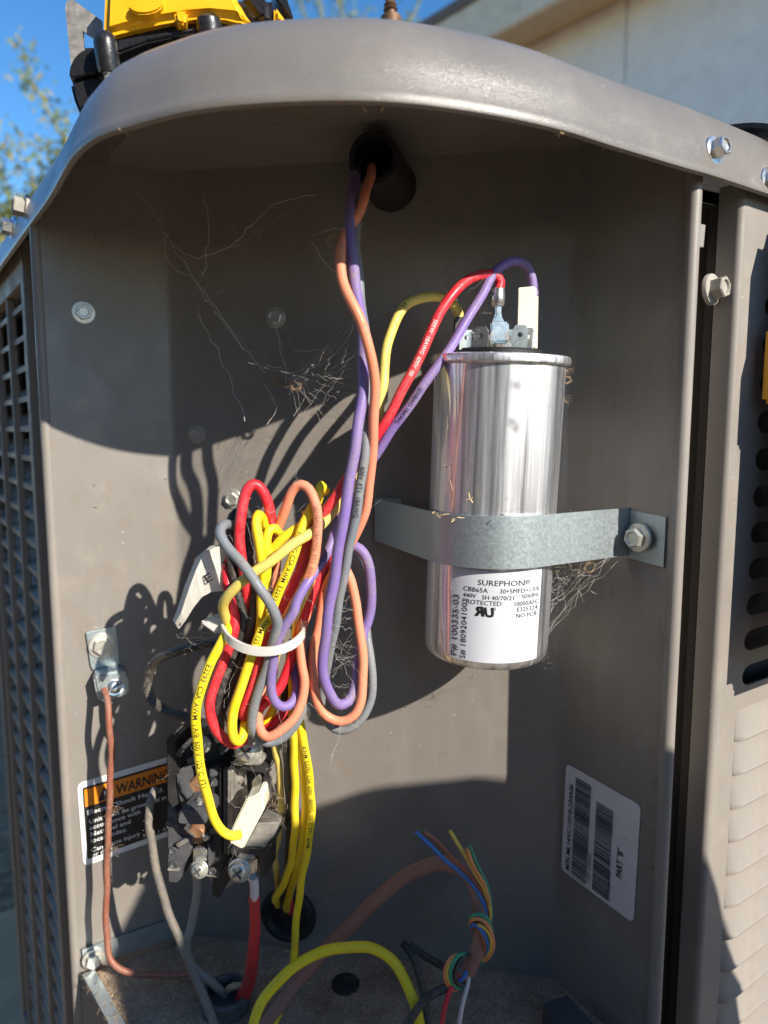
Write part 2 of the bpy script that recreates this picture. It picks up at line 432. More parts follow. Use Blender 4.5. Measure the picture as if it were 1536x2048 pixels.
# added wall, unseen behind the camera: keeps low sky off the back wall
gw = [Vector((-3.6, -.75, ZG)), Vector((.25, -1.30, ZG)), Vector((.25, -1.30, 1.25)), Vector((-3.6, -.75, 1.25))]
YW = empty('shade_wall', 'dark wall added out of view to deepen the shade in the box', 'wall')
prism('wall_body', gw, Vector((-.02, -.15, 0)), M['shade_wall_mat'], YW, .004)
prism('wall_cap', [Vector((-3.62, -.72, 1.252)), Vector((.28, -1.27, 1.252)), Vector((.25, -1.48, 1.252)), Vector((-3.65, -.93, 1.252))], Vector((0, 0, .05)), M['concrete'], YW, .006)

# ------------------------------------------------------------------ the air conditioner
AC = empty('air_conditioner', 'taupe outdoor air conditioner with its corner control box open', 'air conditioner')
AC.location = (0, 0, 0)
EL_ = Vector((-.58, .815, 0)); ER_ = Vector((.832, .554, 0))      # directions of the two outer faces
lip_px = [(65, 450), (105, 395), (132, 347), (155, 312), (200, 277), (275, 252), (390, 224), (550, 208), (768, 206), (968, 230), (1118, 262), (1218, 293), (1368, 338), (1418, 352), (1536, 391)]
lip = [atz(x, y, ZL) for x, y in lip_px]; lip = [Vector((p.x, p.y, 0)) for p in lip]
pre = [lip[0] + EL_ * .48, lip[0] + EL_ * .30, lip[0] + EL_ * .1]
post = [lip[-1] + ER_ * .1, lip[-1] + ER_ * .30, lip[-1] + ER_ * .50]
front = catmull(pre + lip + post, .006)
A_, B_ = front[0], front[-1]
rear = A_ + ER_ * .62
loop = front + [B_ + EL_ * .05 + ER_ * .03, B_ + EL_ * .10 + ER_ * .04, B_ + EL_ * .3 + ER_ * .045, B_ + EL_ * .62, rear + EL_ * .12, rear * .6 + A_ * .4 + EL_ * .13, A_ + EL_ * .08 + ER_ * .05]
def loop_normals(L):
    out = []
    n = len(L)
    for i in range(n):
        t = (L[(i + 1) % n] - L[i - 1]).normalized()
        out.append(Vector((-t.y, t.x, 0)))      # loop runs left-front-right: inside is to the left of travel
    return out
LN = loop_normals(loop)
prof = [(.0022, ZL + .0012), (.0004, ZL - .0006), (-.0012, ZL), (-.0016, ZL + .0014), (-.0008, ZL + .0034), (.0002, ZL + .006), (.0012, ZL + .011), (.0028, ZL + .0165), (.0056, ZL + .0225), (.0098, ZL + .0282), (.0155, ZL + .0328), (.0225, ZL + .0362), (.031, ZL + .0382), (.045, ZL + .0395), (.07, ZL + .0405)]
vs = []; fs = []
n = len(loop)
for (o, z) in prof:
    for i in range(n):
        q = loop[i] + LN[i] * o; vs.append((q.x, q.y, z))
for j in range(len(prof) - 1):
    for i in range(n):
        a = j * n + i; b = j * n + (i + 1) % n
        fs.append((a, b, b + n, a + n))
fs.append(tuple((len(prof) - 1) * n + i for i in range(n)))
# inner skin of the rim
ip = [(.0022, ZL + .0012), (.0024, ZL + .008), (.0050, ZL + .018), (.010, ZL + .026), (.016, ZL + .0305), (.034, ZL + .0346)]
base = len(vs)
for (o, z) in ip:
    for i in range(n):
        q = loop[i] + LN[i] * o; vs.append((q.x, q.y, z))
for j in range(len(ip) - 1):
    for i in range(n):
        a = base + j * n + i; b = base + j * n + (i + 1) % n
        fs.append((a, a + n, b + n, b))
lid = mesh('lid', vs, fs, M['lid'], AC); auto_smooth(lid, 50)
def lid_point(px, py, o):                    # nearest rim station whose band passes the pixel
    best = None
    for i in range(n):
        for (oo, z) in prof[4:11]:
            q = loop[i] + LN[i] * oo; q.z = z
            if q.y < .1: continue
            u = 768 + F * q.x / (q.y * CP - q.z * SP); v_ = 1024 - F * (q.y * SP + q.z * CP) / (q.y * CP - q.z * SP)
            d = (u - px) ** 2 + (v_ - py) ** 2
            if best is None or d < best[0]: best = (d, q.copy(), -LN[i])
    return best[1], best[2]
for (x, y, r, m_) in ((1424, 305, .0040, 'steel'), (1538, 362, .0040, 'steel'), (54, 418, .0048, 'bolt_painted'), (28, 458, .0048, 'steel')):
    p, nn = lid_point(x, y, 0)
    hex_bolt('hex_screw', p - nn * .001, (nn + Vector((0, 0, .12))), r, M[m_], lid, h=r * 1.5)

# ceiling and floor of the box, walls with their bends
inner = [Vector((loop[i] + LN[i] * .034)) for i in range(len(front))]
inner = [p for p in inner if -.150 < p.x < .130 and p.y < .385]
cv = [(p.x, p.y, ZC) for p in inner] + [(BR[0] + .03, BR[1] + .012, ZC), (BR[0], BR[1] + .012, ZC), (BL[0], BL[1] + .012, ZC)]
mesh('ceiling_panel', cv, [tuple(range(len(cv)))], M['paint'], AC)
def under_lid(x, y):                         # highest z that stays beneath the lid's inner skin
    q = Vector((x, y, 0)); i = min(range(len(front)), key=lambda i: (front[i] - q).length_squared)
    o = (q - front[i]).dot(LN[i])
    for (a, za), (b, zb) in zip(ip, ip[1:]):
        if o < b: return max(ZL + .0012, za + (zb - za) * max(0, (o - a)) / (b - a)) - .0004
    return ZC + .003
def bent_sheet(name, plan, z0, z1, mat, parent, rb=.003, seg=4):
    pts = []
    for i, p in enumerate(plan):
        p = Vector(p)
        if i in (0, len(plan) - 1): pts.append(p); continue
        a = (Vector(plan[i - 1]) - p).normalized(); b = (Vector(plan[i + 1]) - p).normalized()
        for k in range(seg + 1):
            t = k / seg
            pts.append((p + a * rb * (1 - t)) * (1 - t) + (p + b * rb * t) * t)
    vs = []; fs = []
    fine = []
    for a, b in zip(pts, pts[1:]):
        k_ = max(1, int((b - a).length / .004))
        fine += [a.lerp(b, t / k_) for t in range(k_)]
    pts = fine + [pts[-1]]
    zs = range(7)
    for z in zs:
        for p in pts: vs.append((p.x, p.y, z0 + (min(z1, under_lid(p.x, p.y)) - z0) * z / 6))
    m_ = len(pts)
    for j in range(len(zs) - 1):
        for i in range(m_ - 1): fs.append((j * m_ + i, j * m_ + i + 1, (j + 1) * m_ + i + 1, (j + 1) * m_ + i))
    o = mesh(name, vs, fs, mat, parent); auto_smooth(o, 40); return o
box = bent_sheet('control_box_wall', [PL, BL, BR, PR], ZF - .25, ZC + .004, M['paint'], AC)
# posts at both edges of the opening (rolled edges)
def post_(name, c, r, z0, z1, mat, flat=None):
    vs = []; fs = []; k_ = 14
    for z in (z0, z1):
        for k in range(k_):
            a = 2 * math.pi * k / k_; vs.append((c[0] + math.cos(a) * r, c[1] + math.sin(a) * r, z))
    for k in range(k_): fs.append((k, (k + 1) % k_, k_ + (k + 1) % k_, k_ + k))
    fs += [tuple(range(k_ - 1, -1, -1)), tuple(range(k_, 2 * k_))]
    o = mesh(name, vs, fs, mat, AC); auto_smooth(o, 50); return o
post_('edge_post', (.1276, .3012), .0031, ZF - .25, ZL + .006, M['panel'])
post_('edge_post', (-.1740, .3632), .0028, ZF - .25, ZL + .004, M['panel'])
prism('edge_tab', [at(1402, 448, .307), at(1411, 450, .307), at(1407, 494, .307), at(1397, 494, .307)], Vector((0, .001, 0)), M['panel'], AC)
# floor shelf with its turned-up flange
fl = [Vector((-.1676, .3565)), Vector((-.1162, .3898)), Vector((.0936, .3558)), Vector((.1275, .3045)), Vector((.10, .255)), Vector((-.075, .255)), Vector((-.1418, .326))]
NX, NY = 90, 60
def inside(p, poly):
    c = False
    for i in range(len(poly)):
        a, b = poly[i], poly[i - 1]
        if (a.y > p.y) != (b.y > p.y) and p.x < (b.x - a.x) * (p.y - a.y) / (b.y - a.y) + a.x: c = not c
    return c
prism('floor_shelf', [Vector((p.x, p.y, ZF)) for p in fl], Vector((0, 0, -.0012)), M['dirt'], AC, smooth=False)
q0, q1 = fl[0], fl[6]
dd = Vector((q1.x - q0.x, q1.y - q0.y, 0)); e_ = dd.normalized(); nn_ = Vector((-e_.y, e_.x, 0)) * -1
pa = Vector((q0.x, q0.y, ZF + .0006)); pb = Vector((-.09, .265, ZF + .0006))
e_ = (pb - pa).normalized(); s_ = Vector((-e_.y, e_.x, 0))
prism('shelf_flange', [pa, pb, pb + s_ * .0065, pa + s_ * .0065], Vector((0, 0, .0012)), M['zinc'], AC)
prism('wall_flange', [onL(163, 1895, .0012), onL(200, 1882, .0012), onL(330, 1838, .0012), onL(372, 1862, .0012), onL(300, 1885, .0012), onL(170, 1930, .0012)], wall_n(PL, BL) * .0012, M['zinc'], AC)
hex_bolt('hex_screw', onL(186, 1911, .0026), wall_n(PL, BL), .0042, M['bolt'], AC)
# flat black disc stands in for the dark of a hole in the shelf
hp = atz(691, 1968, ZF + .0005)
lathe('shelf_hole_disc', [(.0078, 0), (.0078, .0004), (.0074, .0006), (0, .0006)], hp, Vector((0, 0, 1)), M['rubber'], AC)
prism('shelf_bracket', [atz(1085, 2005, ZF + .012), atz(1135, 1988, ZF + .012), atz(1200, 2060, ZF + .012), atz(1120, 2075, ZF + .012)], Vector((0, 0, -.012)), M['gray_pl'], AC, .0006)
# screws in the walls
nl, nb, nr = wall_n(PL, BL), NB, wall_n(BR, PR)
for (p, nn, r) in ((onL(167, 625), nl, .0040), (onB(551, 635), nb, .0038), (onB(465, 998), nb, .0038), (onB(393, 868), nb, .0036), (onB(602, 1425), nb, .0040)):
    hex_bolt('hex_screw', p, nn, r, M['bolt_painted'] if r < .0037 else M['bolt'], AC, h=r * .7)
# rubber sleeve at the top, grommet at the bottom
tb = onB(783, 372); te = at(747, 314, .326); ax = (te - tb)
L_ = ax.length
lathe('wire_sleeve', [(.0128, -.002), (.0125, .004), (.0118, .006), (.0116, L_ - .0015), (.0112, L_), (.0088, L_), (.0084, L_ - .002), (.0082, .01), (0, .009)], tb, ax, M['rubber'], AC, 30)
gb = onB(578, 1828)
lathe('wire_grommet', [(.0165, 0), (.0165, .002), (.0150, .004), (.0125, .0045), (.0115, .003), (.0105, .001), (0, .0008)], gb, NB, M['rubber'], AC, 30)
# conduit bushing standing in the shelf
bp_ = atz(452, 2012, ZF)
lathe('conduit_bushing', [(.0128, 0), (.0128, .003), (.0121, .0034), (.0121, .0052), (.0127, .0056), (.0127, .0082), (.0120, .009), (.0103, .009), (.0098, .008), (.0098, .002), (0, .002)], bp_, Vector((0, 0, 1)), M['gray_pl'], AC, 30)

# ---- left face: louvred coil guard
GO = lip[1] + Vector((.815, .58, 0)) * .006
def gpt(k, z, o=0.0):
    p = Vector((GO.x, GO.y, 0)) + EL_ * k + Vector((.815, .58, 0)) * o; p.z = z; return p
G = bpy.data.objects.new('coil_guard', None); link(G, AC)
k0, k1 = .124, .372
def strip(name, ka, kb, za, zb, o0, o1, mat, parent):
    v = [gpt(ka, za, o0), gpt(kb, za, o0), gpt(kb, zb, o0), gpt(ka, zb, o0)]
    return prism(name, v, Vector((.815, .58, 0)) * (o1 - o0), mat, parent, .0006, 1)
strip('guard_stile', k0, k0 + .011, ZG + .08, ZL + .01, 0, .012, M['grille'], G)
strip('guard_rail', k0 + .011, k1, .088, ZL + .01, .0004, .010, M['grille'], G)
for k in (.201, .268, .335):
    strip('guard_bar', k - .0028, k + .0028, ZG + .08, .088, .0008, .006, M['grille'], G)
strip('guard_stile', k1 - .010, k1, ZG + .08, .088, 0, .012, M['grille'], G)
slat0 = None
z = .076
while z > ZG + .09:
    if slat0 is None:
        v = [gpt(k0 + .011, 0, .0035), gpt(k0 + .011, 0.0035, .0035), gpt(k0 + .011, .0135, .020), gpt(k0 + .011, .0120, .020)]
        slat0 = prism('guard_slat', v, EL_ * (k1 - k0 - .021), M['grille'], G)
        slat0.location.z = z
    else:
        o = slat0.copy(); link(o, G); o.location.z = z
    z -= .0192
# dark coil behind the guard, and the channel between post and guard
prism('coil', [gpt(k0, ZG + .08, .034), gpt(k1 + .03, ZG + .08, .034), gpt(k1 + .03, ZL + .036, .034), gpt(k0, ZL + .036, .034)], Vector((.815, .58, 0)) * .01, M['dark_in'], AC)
ch = [Vector((-.1755, .3665, 0)), gpt(k0 - .002, 0, .012), gpt(k0, 0, .0115)]
vs = [(p.x, p.y, z_) for z_ in (ZG + .08, ZL + .0008) for p in ch]
mesh('corner_channel', vs, [(0, 1, 4, 3), (1, 2, 5, 4)], M['grille'], AC)
prism('rear_panel', [gpt(k1 + .001, ZG + .08, .001), gpt(k1 + .001, ZG + .08, .60), gpt(k1 + .001, ZL + .006, .60), gpt(k1 + .001, ZL + .006, .001)], EL_ * .002, M['panel'], AC)
# base pan and pad
bpn = [lip[0] * .97 + Vector((0, .012, 0)), gpt(k1 + .02, 0), gpt(k1 + .02, 0) + ER_ * .6, lip[-1] + ER_ * .4 + Vector((0, .01, 0)), lip[-1] + Vector((0, .012, 0)), Vector((.05, .262, 0)), Vector((-.07, .262, 0))]
prism('base_pan', [Vector((p.x, p.y, ZG + .052)) for p in bpn], Vector((0, 0, .05)), M['panel'], AC, .003)
pad = [gpt(-.25, 0, -.06), gpt(.62, 0, -.06), gpt(.62, 0, -.06) + ER_ * .95, gpt(-.25, 0, -.06) + ER_ * .95]
tag(prism('concrete_pad', [Vector((p.x, p.y, ZG)) for p in pad], Vector((0, 0, .05)), M['concrete'], None, .006), 'concrete pad under the air conditioner', 'concrete pad')

# ---- right face: louvred steel panel with a turned-back edge
NRF = Vector((.554, -.832, 0))
RA = Vector((.1555, .3172, 0))
def rp(k, z, o=0.0):
    p = RA + ER_ * k + NRF * o; p.z = z; return p
RP = bpy.data.objects.new('louvred_panel', None); link(RP, AC)
# face sheet cut with rounded slots (2D curve with holes)
def face_with_slots(name, x0, x1, z0, z1, slots, th, mat, parent, mtx):
    cu = bpy.data.curves.new(name, 'CURVE'); cu.dimensions = '2D'; cu.fill_mode = 'BOTH'; cu.extrude = th / 2
    def poly(pts):
        s = cu.splines.new('POLY'); s.points.add(len(pts) - 1)
        for i, (a, b) in enumerate(pts): s.points[i].co = (a, b, 0, 1)
        s.use_cyclic_u = True
    poly([(x0, z0), (x1, z0), (x1, z1), (x0, z1)])
    for (a, b, c_, d) in slots:
        r = (d - c_) * .5; pts = []
        for k in range(7):
            t = R(90 + 180 * k / 6); pts.append((a + r * 1.3 + math.cos(t) * r * 1.3, (c_ + d) / 2 + math.sin(t) * r))
        for k in range(7):
            t = R(-90 + 180 * k / 6); pts.append((b - r + math.cos(t) * r, (c_ + d) / 2 + math.sin(t) * r))
        poly(pts)
    ob = bpy.data.objects.new(name, cu); C.objects.link(ob)
    me = bpy.data.meshes.new_from_object(ob.evaluated_get(bpy.context.evaluated_depsgraph_get()))
    bpy.data.objects.remove(ob); me.name = name
    me.transform(mtx); me.materials.clear(); me.materials.append(mat)
    return link(bpy.data.objects.new(name, me), parent)
mtx = Matrix(((ER_.x, 0, NRF.x, RA.x), (ER_.y, 0, NRF.y, RA.y), (0, 1, 0, 0), (0, 0, 0, 1)))
slots = []
z = .062
while z > -.125:
    slots.append((.022, .36, z - .0105, z)); z -= .0176
zlast = z
face_with_slots('panel_face', .0022, .47, ZG + .08, ZL + .008, slots, .0012, M['panel'], RP, mtx)
# rounded turned-back edge
ev = []; ef = []; ep = [(.0024, .0006)]
for k in range(7):
    t = R(90 * k / 6); ep.append((.0024 - math.sin(t) * .0030, -.0024 + math.cos(t) * .0030))
ep += [(-.0006, -.0105), (.004, -.011)]
for z_ in (ZG + .08, ZL + .006):
    for (k, o) in ep: ev.append(rp(k, z_, o))
m_ = len(ep)
for i in range(m_ - 1): ef.append((i, i + 1, m_ + i + 1, m_ + i))
auto_smooth(mesh('turned_edge', ev, ef, M['panel'], RP), 60)
# pressed louvre hoods on the lower, sunlit part
hood = None
z = zlast - .004
while z > ZG + .12:
    if hood is None:
        sec = [(0, 0.0), (.0003, -.0012), (.0024, -.0125), (.0032, -.0140), (.0030, -.0150), (0, -.0158)]
        vs = []; fs = []
        ks = [(.0185, .05), (.020, .45), (.0225, .82), (.026, 1.0), (.36, 1.0), (.362, .05)]
        for (k, sc_) in ks:
            for (o, zz) in sec: vs.append(rp(k, zz, .0006 + o * sc_))
        a_ = len(sec)
        for j in range(len(ks) - 1):
            for i in range(a_ - 1): fs.append((j * a_ + i, j * a_ + i + 1, (j + 1) * a_ + i + 1, (j + 1) * a_ + i))
        hood = mesh('louvre_hood', vs, fs, M['panel'], RP); auto_smooth(hood, 28)
        hood.location.z = z
    else:
        o = hood.copy(); link(o, RP); o.location.z = z
    z -= .0176
prism('slot_shade_sheet', [rp(.0012, ZG + .08, -.012), rp(.46, ZG + .08, -.012), rp(.46, ZL, -.012), rp(.0012, ZL, -.012)], NRF * -.004, M['dark_in'], AC)  # near-black sheet in place of the shaded inside behind the slots
# dark channel behind the gap
cr = [Vector((.1300, .3040, 0)), Vector((.1302, .330, 0)), Vector((.162, .347, 0)), Vector((.174, .338, 0))]
vs = [(p.x, p.y, z_) for z_ in (ZG + .08, ZL + .004) for p in cr]
mesh('edge_channel', vs, [(0, 1, 5, 4), (1, 2, 6, 5), (2, 3, 7, 6)], M['paint'], AC)
hex_bolt('hex_screw', at(1419, 580, .322), Vector((.62, -.78, .05)), .0048, M['bolt_painted'], AC, h=.0075)

# ---- labels on the walls
def quad_map(tl, tr, br, bl):
    def f(a, b): return (bl * (1 - a) + br * a) * (1 - b) + (tl * (1 - a) + tr * a) * b
    return f
def rounded_rect(ra, rb, n_=5):
    pts = []
    for (cx, cy, s) in ((1 - ra, 1 - rb, 0), (ra, 1 - rb, 90), (ra, rb, 180), (1 - ra, rb, 270)):
        for k in range(n_ + 1):
            t = R(s + 90 * k / n_); pts.append((cx + math.cos(t) * ra, cy + math.sin(t) * rb))
    return pts
def letters(items, f, nrm, lift):
    """items: (text, a0, b0, width in a, height in b, rotated, bold) in label coordinates"""
    vs = []; fs = []
    for (t, a0, b0, wa, hb, rot, bold) in items:
        tv, tf, tw, th = text_mesh(t, bold); k = len(vs)
        for (x, y) in tv:
            if rot: a, b = a0 - y / .73 * wa, b0 + x / tw * hb
            else: a, b = a0 + x / tw * wa, b0 + y / .73 * hb
            vs.append(f(a, b) + nrm * lift)
        fs += [tuple(i + k for i in q) for q in tf]
    return vs, fs
# warning sticker on the left wall
f = quad_map(onL(154, 1566, .0004), onL(357, 1507, .0004), onL(357, 1664, .0004), onL(167, 1732, .0004))
rr_ = rounded_rect(.05, .075)
WL = prism('warning_sticker', [f(a, b) for a, b in rr_], nl * .0002, M['white_ink'], AC, smooth=False)
tag(WL, 'white bordered black sticker with an orange warning header')
prism('sticker_field', [f(.045 + .91 * a, .07 + .86 * b) + nl * .0003 for a, b in rounded_rect(.02, .03)], nl * .0001, M['label_black'], WL, smooth=False)
prism('sticker_header', [f(a, b) + nl * .00055 for a, b in ((.06, .70), (.94, .70), (.94, .905), (.06, .905))], nl * .0001, M['label_orange'], WL, smooth=False)
v1, f1 = letters([('WARNING', .36, .735, .54, .125, 0, .02)], f, nl, .0009)
k = len(v1)
v1 += [f(a, b) + nl * .0009 for a, b in ((.18, .72), (.32, .72), (.25, .885))]; f1.append((k, k + 1, k + 2))
mesh('lettering', v1, f1, M['ink'], WL)
v1, f1 = letters([('Electric Shock Hazard.', .075, .60, .76, .056, 0, .012), ('Unit must be grounded in', .085, .49, .78, .052, 0, .012), ('accordance with', .085, .415, .51, .052, 0, .012),
                  ('National and', .09, .335, .40, .052, 0, .012), ('local codes.', .09, .255, .36, .052, 0, .012), ('Can cause injury', .085, .145, .50, .052, 0, .012), ('or death.', .085, .085, .27, .05, 0, .012),
                  ('ETIPR 1  670-', .62, .10, .30, .038, 0, 0.0), ('!', .241, .735, .018, .09, 0, .02)], f, nl, .0009)
mesh('lettering', v1, f1, M['white_ink'], WL)
# rating label on the right wall
f = quad_map(onR(1134, 1526, .0004), onR(1283, 1611, .0004), onR(1268, 1846, .0004), onR(1124, 1738, .0004))
RL = prism('rating_label', [f(a, b) for a, b in rounded_rect(.06, .045)], nr * .0002, M['label2'], AC, smooth=False)
tag(RL, 'pale bar code label with its print turned sideways')
v1, f1 = letters([('M/N ML14XC1S018-230A06', .125, .045, .060, .80, 1, .01), ('1Y25-1745A6S', .425, .075, .045, .26, 1, 0), ('S1919J41114', .70, .04, .045, .26, 1, 0), ('PART "B"', .83, .30, .075, .25, 1, .015)], f, nr, .0006)
mesh('lettering', v1, f1, M['ink'], RL)
vs = []; fs = []
rnd = random.Random(3)
for (a0, a1, b0, b1) in ((.155, .375, .03, .93), (.455, .68, .04, .82)):
    b = b0
    while b < b1:
        wd = rnd.choice((.004, .004, .008, .012)); k = len(vs)
        vs += [f(a0, b) + nr * .0006, f(a1, b) + nr * .0006, f(a1, b + wd) + nr * .0006, f(a0, b + wd) + nr * .0006]; fs.append((k, k + 1, k + 2, k + 3))
        b += wd + rnd.choice((.004, .006, .009))
mesh('bar_code', vs, fs, M['ink'], RL)

# ------------------------------------------------------------------ capacitor
CT = at(1000, 712, .316); CB = at(970, 1299, .323)
CA = (CT - CB); CL = CA.length; CA.normalize()
CAP = empty('capacitor', 'shiny cylindrical metal capacitor with white printed label held by the strap', 'capacitor')
CAP.location = CB
toward = (-(CB + CT) * .5); toward = (toward - CA * toward.dot(CA)).normalized(); side = CA.cross(toward)   # side: to camera right?
if side.x < 0: side = -side
CAP.rotation_euler = Matrix((side, -toward, CA)).transposed().to_euler()      # local x right, -y to camera, z up
def cap_local(name, prof_, mat, n_=64, ang=35):
    return lathe(name, prof_, Vector((0, 0, 0)), Vector((0, 0, 1)), mat, CAP, n_, ang)
rb_ = .0288
cap_local('can', [(.004, .0008), (rb_ - .0035, 0), (rb_ - .0012, .0010), (rb_ - .0002, .0030), (rb_, .006), (rb_, CL * .5), (rb_, CL - .0045), (rb_ - .0006, CL - .0038), (rb_ - .0006, CL - .003)], M['can'])
cap_local('rim', [(rb_ - .002, CL - .0042), (rb_ + .0010, CL - .0042), (rb_ + .0019, CL - .0034), (rb_ + .0021, CL - .0018), (rb_ + .0016, CL - .0004), (rb_ + .0004, CL), (rb_ - .0012, CL - .0004), (rb_ - .0018, CL - .0020), (rb_ - .004, CL - .0022), (0, CL - .0022)], M['can'])
cap_local('terminal_cap', [(.0185, CL - .0022), (.0185, CL + .0020), (.0178, CL + .0028), (.0150, CL + .0030), (0, CL + .0030)], M['rubber'], 36)
def cap_tab(x, y, w_, h, yaw, mat=M['steel'], hole=True, lean=0.0):
    """upright quick-connect blade with a chamfered top and a hole"""
    cu = [(-w_ / 2, 0), (w_ / 2, 0), (w_ / 2, h * .82), (w_ * .32, h), (-w_ * .32, h), (-w_ / 2, h * .82)]
    z0 = CL + .002
    bm = bmesh.new()
    hr = w_ * .17; hz = h * .62; m_ = 12
    for s in (-.0005, .0005):
        pass
    outer = [(x_, z_) for x_, z_ in cu]
    def mk(s): return [bm.verts.new((a, s, b)) for a, b in outer], [bm.verts.new((math.cos(2 * math.pi * k / m_) * hr, s, hz + math.sin(2 * math.pi * k / m_) * hr)) for k in range(m_)]
    A = mk(-.0004); B = mk(.0004)
    no_ = len(outer)
    for (O, I) in (A, B):
        es = [bm.edges.new((O[i], O[(i + 1) % no_])) for i in range(no_)] + [bm.edges.new((I[i], I[(i + 1) % m_])) for i in range(m_)]
        bmesh.ops.triangle_fill(bm, edges=es, use_beauty=True)
    for i in range(no_): bm.faces.new((A[0][i], A[0][(i + 1) % no_], B[0][(i + 1) % no_], B[0][i]))
    for i in range(m_): bm.faces.new((A[1][i], A[1][(i + 1) % m_], B[1][(i + 1) % m_], B[1][i]))
    o = from_bm('terminal_blade', bm, mat, CAP)
    o.location = (x, y, z0); o.rotation_euler = (lean, 0, yaw)
    return o
for (x, y, w_, h, yaw) in ((-.0148, -.006, .0062, .0085, .25), (-.0085, -.0085, .0062, .0098, -.15), (-.0035, -.004, .0060, .0085, 1.1), (-.0125, .004, .006, .0085, .4), (.0080, -.0095, .0065, .0105, .1), (.0118, -.004, .0062, .0098, -.9), (.0035, .006, .0062, .010, .2), (.0125, .004, .006, .009, .9)):
    cap_tab(x, y, w_, h, yaw)
# label wrapped on the can: lateral pixel -> angle, vertical pixel -> height
def cang(px): return math.asin(max(-.985, min(.985, (px - 974) / 125.0)))
def chgt(py): return (1330 - py) / 194 * .0445
def cpt(ang, h, lift=0.0):
    r = rb_ + lift; return Vector((math.sin(ang) * r, -math.cos(ang) * r, h))
a0, a1 = cang(906), cang(1072)
LS = 24
vs = []; fs = []
for j, h in enumerate((chgt(1310), chgt(1215), chgt(1131))):
    for i in range(LS + 1):
        vs.append(cpt(a0 + (a1 - a0) * i / LS, h, .00018))
for j in range(2):
    for i in range(LS): fs.append((j * (LS + 1) + i, j * (LS + 1) + i + 1, (j + 1) * (LS + 1) + i + 1, (j + 1) * (LS + 1) + i))
CLB = mesh('label', vs, fs, M['label'], CAP, True)
vs = []; fs = []
def cap_text(t, x0, x1, yb, hpx, bold=0.0, mirror_first=False, vertical=False):
    tv, tf, tw, th = text_mesh(t, bold); k = len(vs)
    A0 = cang(x0); A1 = cang(x1)
    for (x, y) in tv:
        if vertical:      # reads upwards: x0 = baseline pixel column, x1 unused
            a = A0 - y / .73 * hpx / 125.0 / max(.3, math.cos(A0)); h = chgt(yb[0]) + x / tw * (chgt(yb[1]) - chgt(yb[0]))
        else:
            a = cang(x0 + (x1 - x0) * x / tw); h = chgt(yb) + y / .73 * (chgt(0) - chgt(hpx))
        vs.append(cpt(a, h, .0003))
    fs.extend(tuple(i + k for i in q) for q in tf)
cap_text('SUREPHON', 955, 1040, 1159, 11); cap_text('®', 1041, 1050, 1157, 9)
cap_text('CBB65A', 929, 974, 1173, 9); cap_text('30+5MFD+/-5%', 996, 1069, 1173, 9)
cap_text('440V', 929, 953, 1185, 8.5); cap_text('SH 40/70/21', 964, 1022, 1186, 8.5); cap_text('50/60Hz', 1036, 1068, 1184, 8.5)
cap_text('PROTECTED', 929, 1000, 1197, 9); cap_text('10000AFC', 1024, 1069, 1198, 9)
cap_text('E325324', 1029, 1067, 1209, 8.5); cap_text('NO PCB', 1028, 1066, 1221, 8.5)
cap_text('P# 100335-03', 922, 0, (1304, 1184), 13, 0, False, True); cap_text('S# 1809204100', 938, 0, (1307, 1197), 11, 0, False, True)
# joined mirrored R and U mark
k = len(vs); tv, tf, tw, th = text_mesh('R', .05)
for (x, y) in tv:
    a = cang(951) + (1 - x / tw) * .155 - y * .04; vs.append(cpt(a, chgt(1218) + y / .73 * (chgt(0) - chgt(18)), .0003))
fs.extend(tuple(i + k for i in q) for q in tf)
k = len(vs); tv, tf, tw, th = text_mesh('U', .05)
for (x, y) in tv:
    a = cang(968) + (x / tw) * .14 + (.73 - y) * .03; vs.append(cpt(a, chgt(1219) + y / .73 * (chgt(0) - chgt(18)), .0003))
fs.extend(tuple(i + k for i in q) for q in tf)
cap_text('®', 984, 990, 1207, 7)
mesh('lettering', vs, fs, M['ink'], CLB)

# strap round the capacitor
zt, zb = -.0355, -.0578
cc = CB + CA * ((-.0465 - CB.z) / CA.z); cxy = Vector((cc.x, cc.y)); rs = rb_ + .0016
Lp = Vector((-.004, .3672)); Rp = Vector((.1135, .3228))
def tangent(p, sgn):
    d = p - cxy; D = d.length; a = math.atan2(d.y, d.x); b = math.acos(rs / D); return a + sgn * b
aL = tangent(Lp, 1); aR = tangent(Rp, -1)
while aL > aR: aL -= 2 * math.pi
if aR - aL > 2 * math.pi: aR -= 2 * math.pi
path = [Lp]
for k in range(25):
    a = aL + (aR - aL) * k / 24; path.append(cxy + Vector((math.cos(a), math.sin(a))) * rs)
path.append(Rp)
wdir = Vector((PR[0] - BR[0], PR[1] - BR[1])).normalized()
bdir = Vector((BR[0] - BL[0], BR[1] - BL[1])).normalized()
path = [Lp + bdir * .013 + Vector((0, .0005)), Lp + bdir * .002] + path + [Rp + wdir * .001 + Vector((.0006, 0)), Rp + wdir * .020 + Vector((.0006, 0))]
vs = []; fs = []
off = .0010
np_ = len(path)
for i, p in enumerate(path):
    t = (path[min(i + 1, np_ - 1)] - path[max(0, i - 1)]).normalized(); nn = Vector((t.y, -t.x))
    dz = -.0012 * max(0, (i - np_ + 3))
    for (o, z) in ((0, zt), (off, zt), (off, zb), (0, zb)):
        q = p + nn * o; vs.append((q.x, q.y, z + dz))
for i in range(np_ - 1):
    for k in range(4): fs.append((i * 4 + k, i * 4 + (k + 1) % 4, i * 4 + 4 + (k + 1) % 4, i * 4 + 4 + k))
fs += [(0, 1, 2, 3), tuple(4 * (np_ - 1) + k for k in (3, 2, 1, 0))]
ST = empty('mounting_strap', 'zinc plated metal strap screwed across the capacitor', 'strap')
